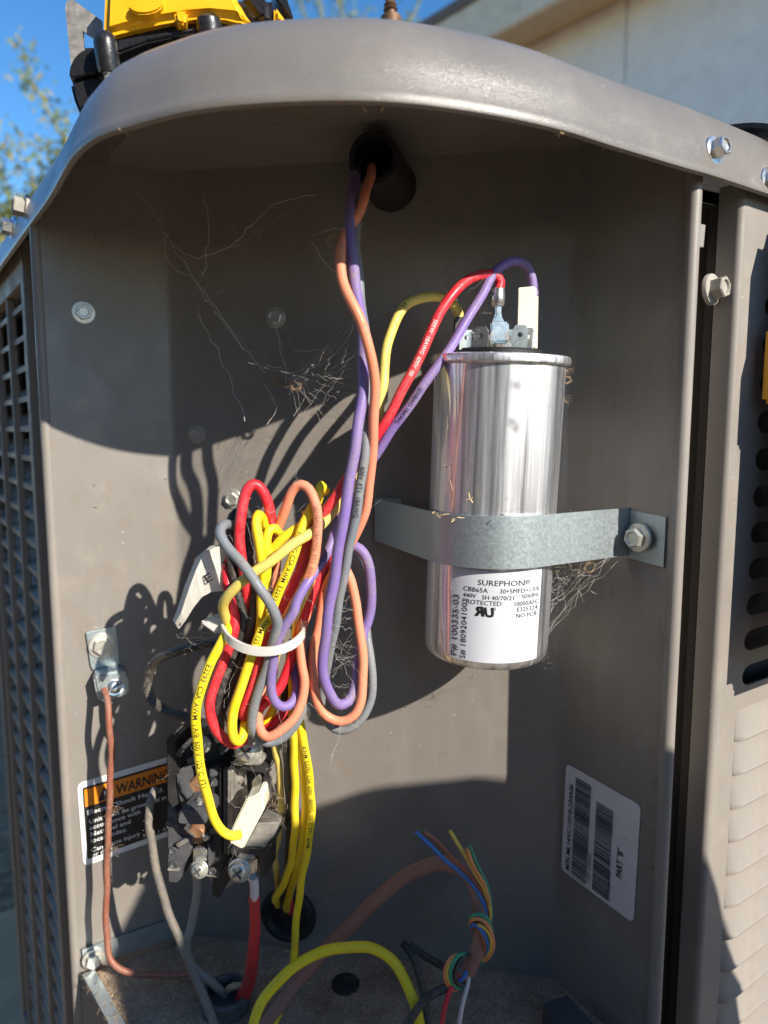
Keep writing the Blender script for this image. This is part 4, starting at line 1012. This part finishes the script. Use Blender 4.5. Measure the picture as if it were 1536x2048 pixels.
for (x, y, r, m_) in ((365, 615, .0032, 'copper_pl'), (372, 1072, .0042, 'copper_pl')):
    lathe('coil_end', [(r * 1.25, 0), (r * 1.25, .002), (r, .0035), (r * .5, .0035), (0, .003)], cp(x, y, .3285), NB, M[m_], CN, 20)
lathe('spring', [(.0012, 0), (.0015, .0006), (.0012, .0012), (.0015, .0018), (.0012, .0024), (.0015, .003), (.0012, .0036), (.0015, .0042), (.0012, .005), (0, .005)], cp(368, 850, .3135), Vector((.25, -.1, 1)), M['dull_steel'], CN, 14)
cpoly('plunger_bar', [(165, 930), (200, 850), (230, 842), (430, 868), (452, 950), (425, 1012), (190, 1005), (165, 985)], .308, .016, 'gray_pl', .0014)
cpoly('centre_housing', [(420, 450), (560, 450), (650, 470), (655, 1300), (620, 1350), (600, 1400), (560, 1520), (440, 1495), (480, 1440), (475, 1160), (450, 1130), (430, 1000), (520, 900), (440, 760)], .326, .026, 'black_pl')
cpoly('housing_rib', [(560, 455), (585, 455), (590, 1310), (565, 1330)], .3225, .006, 'black_pl')
cpoly('housing_rib', [(600, 460), (622, 462), (625, 1330), (604, 1330)], .3225, .006, 'black_pl')
cpoly('housing_top', [(170, 330), (300, 190), (480, 140), (720, 200), (735, 430), (560, 452), (420, 452), (300, 560)], .334, .016, 'black_pl')
cpoly('upper_terminal', [(480, 120), (640, 70), (650, 190), (540, 230)], .3335, .006, 'dull_steel', .0004)
cpoly('base_leg', [(500, 1700), (500, 1500), (600, 1390), (660, 1320), (690, 1340), (665, 1500), (565, 1712)], .338, .014, 'black_pl')
cpoly('frame_edge', [(645, 470), (695, 470), (697, 1020), (660, 1090), (662, 1300), (646, 1300)], .318, .020, 'dull_steel')
cpoly('frame_bar', [(690, 425), (960, 425), (1022, 478), (1002, 515), (900, 505), (690, 465)], .316, .012, 'black_pl')
cpoly('terminal_plate', [(700, 395), (960, 365), (985, 418), (945, 440), (690, 436)], .313, .008, 'dull_steel')
cpoly('block_wall', [(985, 260), (1060, 200), (1085, 380), (1040, 490), (985, 400)], .322, .014, 'black_pl')
cpoly('side_plate', [(1040, 500), (1085, 500), (1160, 900), (1160, 1150), (1075, 1370), (1062, 1160)], .338, .003, 'dull_steel')
cpoly('block_shade_panel', [(700, 465), (1050, 500), (1062, 1150), (700, 1240)], .340, .004, 'dark_in', 0)  # near-black panel carries the shade inside the block
cpoly('blade', [(880, 590), (950, 520), (975, 560), (955, 720), (880, 700)], .322, .001, 'steel', .0003)
cpoly('blade', [(760, 660), (820, 620), (842, 690), (835, 830), (750, 860)], .328, .001, 'dull_steel', .0003)
cpoly('terminal_block', [(790, 1235), (920, 995), (1150, 985), (1070, 1165), (1005, 1255)], .318, .018, 'dull_steel', .0008)
cpoly('block_lip', [(668, 1235), (790, 1240), (1005, 1255), (1068, 1165), (1080, 1205), (1020, 1300), (1020, 1515), (960, 1515), (952, 1315), (680, 1305)], .315, .016, 'black_pl', .0006)
cpoly('terminal_clamp', [(312, 1235), (445, 1235), (450, 1340), (310, 1400)], .322, .008, 'steel', .0008)
cpoly('terminal_clamp', [(830, 1330), (930, 1330), (925, 1480), (890, 1570), (830, 1560)], .318, .008, 'steel', .0008)
cpoly('terminal_clamp', [(740, 1300), (900, 1315), (915, 1345), (760, 1345)], .313, .006, 'dull_steel', .0006)
cpoly('foot_rib', [(440, 1490), (560, 1505), (560, 1518), (440, 1500)], .3195, .004, 'dull_steel', .0002)
for (x, y, Y, r) in ((410, 235, .331, .0032), (850, 290, .3095, .0048), (380, 1430, .319, .0033), (768, 1440, .313, .0042)):
    round_screw('terminal_screw', cp(x, y, Y), Vector((-.12, -.9, .18)), r, M['bolt'], M['gray_pl'], CN, True, .7)
for (x, y) in ((125, 1250), (135, 1385), (505, 1450), (95, 1000)):
    lathe('rivet', [(.0020, 0), (.0020, .0005), (.0017, .0007), (.0012, .0002), (0, .0002)], cp(x, y, .3195), NB, M['gray_pl'], CN, 16)
for (pts_, Y_, d_, m__) in (
        ([(470, 480), (545, 470), (548, 540), (475, 552)], .3225, .004, 'gray_pl'), ([(480, 590), (545, 585), (545, 640), (480, 645)], .3225, .004, 'gray_pl'), ([(470, 1040), (560, 1030), (562, 1090), (474, 1100)], .3225, .005, 'gray_pl'),
        ([(250, 380), (330, 330), (350, 380), (275, 430)], .3305, .006, 'gray_pl'), ([(330, 440), (400, 420), (405, 520), (340, 530)], .3295, .005, 'black_pl'), ([(560, 250), (640, 235), (650, 300), (570, 320)], .3315, .004, 'gray_pl'),
        ([(740, 480), (790, 500), (790, 620), (745, 600)], .3250, .004, 'dull_steel'), ([(990, 540), (1050, 560), (1075, 760), (1010, 740)], .3300, .003, 'dull_steel'), ([(455, 1180), (475, 1180), (475, 1420), (455, 1425)], .3205, .006, 'gray_pl'),
        ([(395, 1100), (470, 1115), (470, 1150), (420, 1175)], .3235, .005, 'bolt'), ([(330, 1340), (440, 1330), (445, 1360), (335, 1375)], .3205, .003, 'bolt'), ([(610, 480), (640, 480), (640, 1280), (612, 1300)], .3210, .004, 'gray_pl')):
    cpoly('moulded_detail', pts_, Y_, d_, m__, .0004)
bt = [(830, 755), (900, 735), (960, 690), (988, 712), (1005, 850), (800, 1240), (775, 1240), (668, 1185), (668, 1092)]
prism('terminal_boot', [cp(x, y, .305) for x, y in bt], Vector((.1, .9, .12)).normalized() * .009, M['boot'], w18, .0016, 3)

# ------------------------------------------------------------------ ground lug
LG = empty('ground_lug', 'zinc ground lug screwed to the left wall above the copper wire', 'ground lug')
def gp(x, y, o): return onL(140 + x / 2.954, 1240 + y / 2.954, o)
prism('lug_plate', [gp(x, y, .0006) for x, y in ((92, 68), (268, 32), (290, 255), (215, 300), (128, 288), (118, 250))], nl * .0016, M['zinc'], LG, .0004)
prism('lug_barrel', [gp(x, y, .0022) for x, y in ((128, 300), (165, 275), (290, 255), (328, 292), (332, 395), (168, 440), (150, 420))], nl * .011, M['zinc'], LG, .0012)
hex_bolt('hex_screw', gp(187, 145, .0022), nl, .0048, M['bolt'], LG, h=.0032)
round_screw('clamp_screw', gp(250, 350, .0125), nl + Vector((0, 0, .3)), .0036, M['steel'], M['gray_pl'], LG, False, .5)

# ------------------------------------------------------------------ cordless tool on the lid
TL = empty('cordless_tool', 'yellow and black cordless power tool lying on the lid', 'power tool')
def tpx(x, y, Y): return at(100 + x / 3.072, y / 3.072, Y)
BK = Vector((-.25, .96, 0)).normalized()
def tpoly(name, pts, Y, depth, mat, bev=.003, seg=3, par=None): return prism(name, [tpx(x, y, Y) for x, y in pts], BK * depth, M[mat], par or TL, bev, seg)
tpoly('yellow_shell', [(325, 215), (335, -60), (360, -260), (1050, -260), (1140, -40), (1180, 40), (1262, 150), (1130, 105), (980, 90), (850, 100), (640, 135), (470, 175)], .330, .075, 'yellow_tool', .006)
tpoly('shell_pocket', [(590 + 110 * math.cos(R(a_)), 30 + 55 * math.sin(R(a_)) - 10 * math.cos(R(a_))) for a_ in range(0, 360, 24)], .3265, .010, 'yellow_tool', .0025, 4)
tpoly('shell_rib', [(760, 60), (770, 130), (800, 150), (835, 145), (850, 60)], .3265, .010, 'yellow_tool', .0025, 4)
tpoly('gear_housing', [(280, 240), (330, 205), (480, 178), (640, 138), (850, 104), (980, 94), (1120, 108), (1240, 150), (1180, 330), (700, 420), (480, 500), (300, 520), (270, 400)], .336, .065, 'black_tool', .006)
lathe('screw_boss', [(.0044, -.008), (.0050, -.006), (.0052, .002), (.0051, .0045), (.0044, .0068), (.0030, .0082), (.0012, .0088), (0, .0088)], tpx(350, 330, .331), Vector((-.05, -.12, 1)), M['black_tool'], TL, 26)
lathe('screw_boss', [(.0058, -.010), (.0058, .001), (.0050, .0035), (.003, .005), (0, .0055)], tpx(980, 170, .333), Vector((0, -.3, 1)), M['black_tool'], TL, 26)
tpoly('housing_web', [(405, 240), (560, 215), (900, 165), (910, 195), (600, 260), (410, 330)], .331, .012, 'black_tool', .003)
lathe('boss_screw', [(.0034, .003), (.0034, .0012), (.0017, .0005), (.0017, -.0012), (.0022, -.002), (.0016, -.003), (.0019, -.004), (.0012, -.006), (.0, -.006)], tpx(355, 425, .331), Vector((0, 0, 1)), M['dull_steel'], TL, 16)
tpoly('front_cover', [(120, 470), (118, 440), (127, 400), (148, 356), (185, 318), (230, 297), (292, 287), (292, 445), (132, 476)], .336, .055, 'black_tool', .004)
tpoly('front_cover', [(122, 494), (262, 457), (345, 478), (330, 600), (185, 690), (160, 645), (136, 575)], .338, .055, 'black_tool', .004)
# triangular sheet metal foot with its window
cu = bpy.data.curves.new('shoe', 'CURVE'); cu.dimensions = '2D'; cu.fill_mode = 'BOTH'; cu.extrude = .0008
for pts in ([(135, 420), (98, 60), (105, 15), (140, 0), (320, 130), (330, 400)], [(205, 195), (210, 300), (280, 300), (282, 250)]):
    s = cu.splines.new('POLY'); s.points.add(len(pts) - 1)
    for i, (a, b) in enumerate(pts):
        q = tpx(a, b, .352); s.points[i].co = (q.x, q.z, 0, 1)
    s.use_cyclic_u = True
ob = bpy.data.objects.new('shoe', cu); C.objects.link(ob)
me = bpy.data.meshes.new_from_object(ob.evaluated_get(bpy.context.evaluated_depsgraph_get())); bpy.data.objects.remove(ob)
me.transform(Matrix(((1, 0, 0, 0), (0, 0, -1, .352), (0, 1, 0, 0), (0, 0, 0, 1)))); me.materials.clear(); me.materials.append(M['dull_steel'])
link(bpy.data.objects.new('metal_shoe', me), TL)
tpoly('rear_grip', [(1130, -80), (1180, 30), (1262, 140), (1380, 140), (1370, -80)], .340, .05, 'black_tool', .005)
tpoly('grip_cap', [(1378, 20), (1378, 140), (1460, 135), (1420, 70)], .341, .03, 'yellow_tool', .002)
tpoly('grip_cap', [(1372, -90), (1384, -10), (1480, 120), (1500, 112), (1430, -90)], .343, .03, 'black_tool', .002)
# rusty screw standing on the lid
sp_ = at(782, 42, .268)
tag(lathe('loose_screw', [(.0030, -.003), (.0038, 0), (.0036, .0012), (.0018, .0016), (.0018, .003), (.0026, .0036), (.0017, .0045), (.0024, .0052), (.0014, .0062), (.0018, .0068), (.0008, .0080), (.0003, .011), (0, .0112)], sp_, Vector((-.05, 0, 1)), m_plain('rusty_steel', (.16, .09, .05), .6, .5, .4, 300, .2), None, 16), 'small rusty screw standing point up on the lid edge', 'screw')

# ------------------------------------------------------------------ meter hanging on the right panel (its edge shows at the right border)
MT = empty('meter', 'yellow edged dark meter hanging on the right louvred panel, cut by the picture edge', 'meter')
def mbox(name, ka, kb, za, zb, oa, ob_, mat, bev=.004):
    return prism(name, [rp(ka, za, oa), rp(kb, za, oa), rp(kb, zb, oa), rp(ka, zb, oa)], NRF * (ob_ - oa), M[mat], MT, bev, 3)
mbox('meter_body', .0165, .092, -.104, .098, .012, .050, 'black_pl', .007)
mbox('bumper', .0125, .020, .012, .046, .006, .040, 'yellow_tool', .002)
mbox('meter_screen', .028, .082, .035, .075, .0495, .0512, 'gray_pl', .0005)
lathe('dial', [(.019, 0), (.019, .003), (.016, .005), (0, .005)], rp(.055, -.015, .0495), NRF, M['gray_pl'], MT, 30)
sl = [rp(.030, .090, .030), rp(.030, .112, .022), rp(.029, .128, .009), rp(.026, .1385, -.008), rp(.022, .1425, -.026), rp(.012, .1432, -.06)]
ss = catmull(sl, .004)
vs = []; fs = []
for i, p in enumerate(ss):
    for (a, b) in ((0, .0008), (.03, .0008), (.03, -.0008), (0, -.0008)):
        vs.append(p + ER_ * a + Vector((0, 0, b)) + NRF * b)
for i in range(len(ss) - 1):
    for k_ in range(4): fs.append((i * 4 + k_, i * 4 + (k_ + 1) % 4, i * 4 + 4 + (k_ + 1) % 4, i * 4 + 4 + k_))
mesh('hanging_strap', vs, fs, M['black_pl'], MT)

# ------------------------------------------------------------------ added unseen cover at front right, outline shaped to shade the lower box
hd = Vector((.7071, -.7071, 0)); uu = Vector((.7071, .7071, 0)); T0 = .20
sil = [(.05, ZG + .002), (.05, -.30), (.095, -.09), (.125, .0), (.142, .040), (.152, .058), (.163, .079), (.185, .084), (.250, .079), (.285, .060), (.305, .041), (.321, -.006), (.344, -.060), (.360, -.121), (.364, ZG + .002)]
bm = bmesh.new()
cols = 40; rows = 2
def sil_top(u):
    pts = sil[1:-1]
    for (a, b), (c_, d) in zip(pts, pts[1:]):
        if a <= u <= c_: return b + (d - b) * (u - a) / max(1e-6, c_ - a)
    return pts[-1][1]
grid = []
for i in range(cols + 1):
    u = .051 + (.363 - .051) * i / cols
    bow = .045 * (1 - ((u - .207) / .157) ** 2)
    col_ = []
    for j in range(7):
        z = (ZG + .002) + (sil_top(u) - ZG - .002) * j / 6
        p = hd * (T0 + bow) + uu * u; col_.append(bm.verts.new((p.x, p.y, z - bow * .55 * 0)))
    grid.append(col_)
for i in range(cols):
    for j in range(6): bm.faces.new((grid[i][j], grid[i + 1][j], grid[i + 1][j + 1], grid[i][j + 1]))
bmesh.ops.solidify(bm, geom=bm.faces[:], thickness=.0012)
cv = from_bm('shade_cover', bm, M['panel'], None, True)
tag(cv, 'curved taupe steel sheet added out of view, cut to cast the lower shadow', 'cover')

# ------------------------------------------------------------------ house behind on the right
HS = empty('house', 'pale house wall under a brown eave behind the air conditioner', 'house')
HW = Vector((1.10, 2.68, 0)); HD = Vector((-.664, .748, 0)); HN = Vector((-.748, -.664, 0)); ZE = 1.62
def hp_(s, o, z): p = HW + HD * s + HN * o; p.z = z; return p
def hbox(name, s0, s1, o0, o1, z0, z1, mat, par=HS):
    return prism(name, [hp_(s0, o0, z0), hp_(s1, o0, z0), hp_(s1, o0, z1), hp_(s0, o0, z1)], HN * (o1 - o0), M[mat], par, .004, 1)
s = -3.4
while s < 4.8:
    hbox('wall_panel', s + .0015, s + 1.2185, -.03, 0.0, ZG, ZE + .02, 'stucco'); s += 1.22
hbox('wall_backing', -3.4, 4.86, -.2, -.035, ZG, ZE, 'stucco')
hbox('soffit', -3.4, 5.0, -.1, .20, ZE + .021, ZE + .04, 'soffit')
hbox('fascia', -3.4, 5.02, .202, .228, ZE - .01, ZE + .16, 'fascia')
rf = [hp_(-3.4, .24, ZE + .162), hp_(5.05, .24, ZE + .162), hp_(5.05, -2.6, ZE + 1.25), hp_(-3.4, -2.6, ZE + 1.25)]
prism('roof', rf, Vector((0, 0, .04)), M['roof'], HS)
hbox('gable_wall', 4.862, 4.90, -3.0, -.001, ZG, ZE + .01, 'stucco')

# ------------------------------------------------------------------ trees
def leaf_cloud(sprays, mat_a, par, name='crown', size=.022, seed=1):
    rnd = random.Random(seed); vs = []; fs = []
    for path in sprays:
        for i, p in enumerate(path):
            for k_ in range(7):
                c = p + Vector((rnd.gauss(0, .035), rnd.gauss(0, .04), rnd.gauss(0, .035)))
                a = Vector((rnd.gauss(0, 1), rnd.gauss(0, 1), rnd.gauss(0, 1))).normalized(); b = a.orthogonal().normalized()
                L = size * rnd.uniform(.5, 1.3); W = L * .32; k0_ = len(vs)
                vs += [c - a * L, c + b * W, c + a * L, c - b * W]; fs.append((k0_, k0_ + 1, k0_ + 2, k0_ + 3))
    return mesh(name, vs, fs, mat_a, par)
def branchy(label, base, trunk, limbs, seed):
    T = empty('tree', label, 'tree', 'trees behind the unit')
    tp_ = catmull([Vector(base)] + [Vector(t) for t in trunk], .08)
    tube('trunk', tp_, lambda t: .055 * (1 - .6 * t), M['bark'], T, 10)
    sprays = []; vs = []; fs = []
    rnd = random.Random(seed)
    for lm in limbs:
        q = catmull([tp_[-1]] + lm, .05); tube_data(q, lambda t: .018 * (1 - .85 * t) + .002, 6, vs, fs)
        sprays.append(q[int(len(q) * .45):])
        for j in range(int(len(q) * .4), len(q), 3):
            d = Vector((rnd.uniform(-1, 1), rnd.uniform(-1, 1), rnd.uniform(-.2, 1.1))).normalized() * rnd.uniform(.12, .26)
            tw_ = catmull([q[j], q[j] + d * .5 + Vector((0, 0, .02)), q[j] + d], .05); tube_data(tw_, lambda t: .004 * (1 - .7 * t), 5, vs, fs); sprays.append(tw_)
    mesh('branches', vs, fs, M['bark'], T)
    leaf_cloud(sprays, M['leaf'], T, 'crown', .02, seed); leaf_cloud(sprays[::2], M['leaf_y'], T, 'crown', .02, seed + 9)
Yt = 3.4
branchy('feathery yellow green tree left of the power tool', (-2.5, 3.5, ZG), [(-2.45, 3.5, .2), (-2.3, 3.45, .7)],
        [[at(150, 330, Yt), at(110, 250, Yt), at(75, 180, Yt), at(45, 150, Yt)], [at(60, 420, Yt), at(90, 360, Yt), at(75, 320, Yt)], [at(10, 470, Yt), at(20, 400, Yt), at(0, 340, Yt), at(-40, 290, Yt)], [at(120, 330, Yt), at(130, 260, Yt)], [at(-60, 470, Yt), at(-80, 360, Yt), at(-140, 260, Yt)]], 4)
Yt = 5.0
branchy('distant green tree whose tips show above the middle of the lid', (-.7, 5.2, ZG), [(-.65, 5.2, .8), (-.5, 5.1, 1.7)],
        [[at(660, 110, Yt), at(645, 40, Yt), at(640, -10, Yt), at(650, -60, Yt)], [at(620, 80, Yt), at(605, 20, Yt), at(590, -30, Yt)], [at(760, 100, Yt), at(820, 40, Yt), at(838, 5, Yt), at(845, -50, Yt)], [at(690, 70, Yt), at(680, 5, Yt), at(690, -60, Yt)]], 8)

# ------------------------------------------------------------------ dust, cobwebs, debris
rnd = random.Random(11)
vs = []; fs = []
def strand(a, b, sag, r, wob=.002, seg=7):
    pts = []
    for i in range(seg + 1):
        t = i / seg; p = a.lerp(b, t); p.z -= sag * 4 * t * (1 - t)
        if 0 < i < seg: p += Vector((rnd.gauss(0, wob), rnd.gauss(0, wob), rnd.gauss(0, wob)))
        pts.append(p)
    tube_data(pts, r, 3, vs, fs)
web_lines = [((305, 405), (385, 530), (520, 720), (545, 750)), ((375, 510), (420, 528), (490, 500)), ((350, 490), (365, 545), (400, 560), (440, 620), (500, 700)), ((420, 640), (460, 720), (490, 790), (512, 845)), ((545, 735), (620, 745), (700, 690), (730, 600)), ((555, 620), (575, 700), (590, 770)), ((600, 708), (640, 706), (672, 700)), ((430, 400), (440, 480), (425, 560)), ((480, 510), (560, 430), (640, 400)), ((640, 490), (680, 470), (700, 480)), ((635, 495), (665, 540), (690, 560)), ((590, 760), (625, 790), (600, 830)), ((540, 770), (570, 820), (548, 850))]
for ln in web_lines:
    pts = [onB(x, y, .010 + .005 * rnd.random()) for x, y in ln]
    tube_data([p + Vector((rnd.gauss(0, .0006), rnd.gauss(0, .001), rnd.gauss(0, .0006))) for p in catmull(pts, .004)], .00011, 3, vs, fs)
for (x, y) in ((728, 640), (724, 690), (726, 720), (722, 760), (716, 800), (708, 830), (714, 860), (655, 850), (640, 700), (600, 850), (552, 640), (690, 640)):
    for k_ in range(2):
        a = at(585 + rnd.gauss(0, 16), 762 + rnd.gauss(0, 9), .352); strand(a, at(x + rnd.gauss(0, 5), y + rnd.gauss(0, 12), .292 if x > 700 else .36), .0008, .000035, .0005)
for (xa, ya, xb, yb) in ((385, 530, 545, 750), (350, 490, 440, 620), (480, 510, 640, 400), (305, 405, 385, 530)):
    for k_ in range(9):
        t = rnd.random(); a = onB(xa + (xb - xa) * t, ya + (yb - ya) * t, .011); strand(a, a + Vector((rnd.gauss(0, .007), rnd.gauss(0, .003), rnd.gauss(0, .007))), .0003, .000035, .0006)
for k_ in range(26):
    a = at(rnd.uniform(610, 690), rnd.uniform(720, 800), .33); strand(a, a + Vector((rnd.gauss(0, .008), rnd.gauss(0, .004), rnd.gauss(0, .008))), .0003, .00003, .0004)
for k_ in range(46):
    x, y = rnd.uniform(450, 740), rnd.uniform(960, 1480); a = at(x, y, rnd.uniform(.281, .294)); b = at(x + rnd.gauss(0, 32), y + rnd.gauss(0, 40), rnd.uniform(.281, .296)); strand(a, b, .0008, .00003, .0006)
for k_ in range(22):
    y = rnd.uniform(1190, 1390); a = at(rnd.uniform(664, 672), y, .291); b = at(rnd.uniform(706, 718), y + rnd.gauss(0, 40), .301); strand(a, b, .0006, .000035, .0005)
for k_ in range(13):       # between strap and can, right of the label
    x = rnd.uniform(1088, 1250); a = at(x, 1128 - (x - 1088) * .09, .300 + (x - 1088) * .00012); b = at(rnd.uniform(1086, 1096), 1150 + (x - 1088) * rnd.uniform(.5, 1.1), .318); strand(a, b, -.0012, .000035, .0012)
for k_ in range(22):
    x, y = rnd.uniform(1100, 1200), rnd.uniform(1140, 1210); a = at(x, y, .318); strand(a, a + Vector((rnd.gauss(0, .008), rnd.gauss(0, .003), rnd.gauss(0, .005))), .0004, .000035, .0006)
for k_ in range(24):
    x, y = rnd.uniform(400, 560), rnd.uniform(1470, 1700); a = at(x, y, rnd.uniform(.303, .315)); b = at(x + rnd.gauss(0, 30), y + rnd.gauss(0, 45), rnd.uniform(.303, .318)); strand(a, b, .001, .00003, .0006)
for k_ in range(18):
    a = at(rnd.uniform(350, 400), rnd.uniform(1240, 1300), .31); b = at(rnd.uniform(420, 455), rnd.uniform(1245, 1300), .302); strand(a, b, .0008, .00003, .0006)
for k_ in range(10):
    x, y = rnd.uniform(910, 1010), rnd.uniform(560, 690); a = at(x, y, .308); b = at(x + rnd.gauss(0, 25), y + rnd.gauss(0, 25), .312); strand(a, b, .0006, .00003, .0005)
tag(mesh('cobweb', vs, fs, M['web']), 'dusty cobwebs strung between wires, walls and capacitor', 'cobweb', None, 'stuff')
# fibres and crumbs of debris
vs = []; fs = []
def fibre(p, L, r, n_=None):
    d = Vector((rnd.gauss(0, 1), rnd.gauss(0, 1), rnd.gauss(0, .5))).normalized(); e = Vector((rnd.gauss(0, 1), rnd.gauss(0, 1), rnd.gauss(0, .6))).normalized()
    tube_data([p, p + d * L * .5 + e * L * .15, p + d * L], r, 3, vs, fs)
poly2 = [Vector((p.x, p.y)) for p in fl]
c_ = 0
while c_ < 2600:
    p = Vector((rnd.uniform(-.17, .13), rnd.uniform(.26, .39)))
    if not inside(p, poly2): continue
    if p.x > -.06 and rnd.random() < .6: continue
    fibre(Vector((p.x, p.y, ZF + rnd.uniform(.0003, .003))), rnd.uniform(.0015, .006), rnd.uniform(.00006, .00015)); c_ += 1
for (x, y, Y, s_, m_) in ((1138, 745, .312, 5, 26), (1132, 800, .314, 4, 16), (545, 1600, .312, 13, 40), (228, 1700, .342, 6, 26), (232, 1620, .342, 5, 16), (1085, 1322, .318, 7, 20), (505, 1980, .33, 16, 24), (1130, 1132, .303, 12, 20)):
    for k_ in range(m_):
        fibre(at(x + rnd.gauss(0, s_), y + rnd.gauss(0, s_), Y + rnd.gauss(0, .002)), rnd.uniform(.001, .004), rnd.uniform(.00005, .00012))
for (x, y, Y, R_, nn_) in ((552, 762, .352, .0032, 26), (592, 772, .351, .0030, 24), (572, 768, .352, .0022, 12), (668, 484, .298, .0035, 14), (1134, 760, .314, .0022, 20), (1180, 1135, .305, .0030, 14)):
    c0 = at(x, y, Y)
    for k_ in range(nn_):
        a_, b_ = rnd.uniform(0, 6.28), rnd.uniform(.5, 1.6); q_ = [c0 + Vector((math.cos(a_ + t * b_) * R_ * rnd.uniform(.6, 1.1), rnd.gauss(0, .0006), math.sin(a_ + t * b_) * R_ * rnd.uniform(.5, .9))) for t in range(4)]
        tube_data(catmull(q_, .0012), rnd.uniform(.00006, .00016), 4, vs, fs)
for k_ in range(110):   # clinging bits on walls
    x, y = rnd.uniform(110, 1330), rnd.uniform(400, 1950)
    p = onB(x, y, .0004) if 350 < x < 1110 else (onL(x, y, .0004) if x <= 350 else onR(x, y, .0004)); fibre(p, rnd.uniform(.0008, .003), .00014)
# dust fuzz on the wires
for (pth, r) in ((p1, WR), (p3, WR), (p2, WR), (p24, WR), (p16, WR), (p4, WR), (p25, WR), (p26, .0029), (p28, .0026), (p27, .0021), (p22, WR), (p32, .003)):
    for k_ in range(30):
        q_ = rnd.choice(pth); fibre(q_ + Vector((rnd.gauss(0, 1), -abs(rnd.gauss(0, .6)), rnd.gauss(0, 1))).normalized() * r, rnd.uniform(.0006, .002), .00009)
tag(mesh('dust_debris', vs, fs, M['dust']), 'dry fibres and dirt gathered on shelf, wires and walls', 'debris', None, 'stuff')
# hem fluff along the lower rim of the lid and straw on the capacitor
vs = []; fs = []
for k_ in range(150):
    i = rnd.randrange(len(front)); p = front[i]
    if p.y > .42: continue
    fibre(Vector((p.x, p.y, ZL - .0005)) + LN[i] * rnd.uniform(-.001, .002), rnd.uniform(.001, .003), .00010)
for (x, y) in ((888, 930), (900, 962), (932, 1000), (938, 985), (885, 1030), (1000, 1030)):
    fibre(at(x, y, .2858), rnd.uniform(.003, .007), .00022)
for (x, y) in ((880, 1030), (893, 1033), (905, 1036), (925, 1034), (1090, 1028), (1150, 1024)):
    for k_ in range(2): fibre(at(x + rnd.gauss(0, 6), y + rnd.gauss(0, 4), .2848 + max(0, (x - 990)) * .00016), rnd.uniform(.002, .005), .00014)
c_ = 0
while c_ < 1100:
    p = Vector((rnd.uniform(-.17, .13), rnd.uniform(.26, .39)))
    if not inside(p, poly2) or (p.x > -.05 and rnd.random() < .55): continue
    q_ = Vector((p.x, p.y, ZF + .0004)); r_ = rnd.uniform(.0002, .0009); k0_ = len(vs); a_ = rnd.uniform(0, 6.28)
    vs += [q_ + Vector((math.cos(a_ + t_) * r_, math.sin(a_ + t_) * r_ * rnd.uniform(.5, 1), 0)) for t_ in (0, 2.1, 4.2)] + [q_ + Vector((0, 0, r_ * 1.1))]
    fs += [(k0_, k0_ + 1, k0_ + 3), (k0_ + 1, k0_ + 2, k0_ + 3), (k0_ + 2, k0_, k0_ + 3)]; c_ += 1
tag(mesh('straw_bits', vs, fs, M['straw']), 'straw coloured bits and grit on lid rim, strap and shelf', 'debris', None, 'stuff')
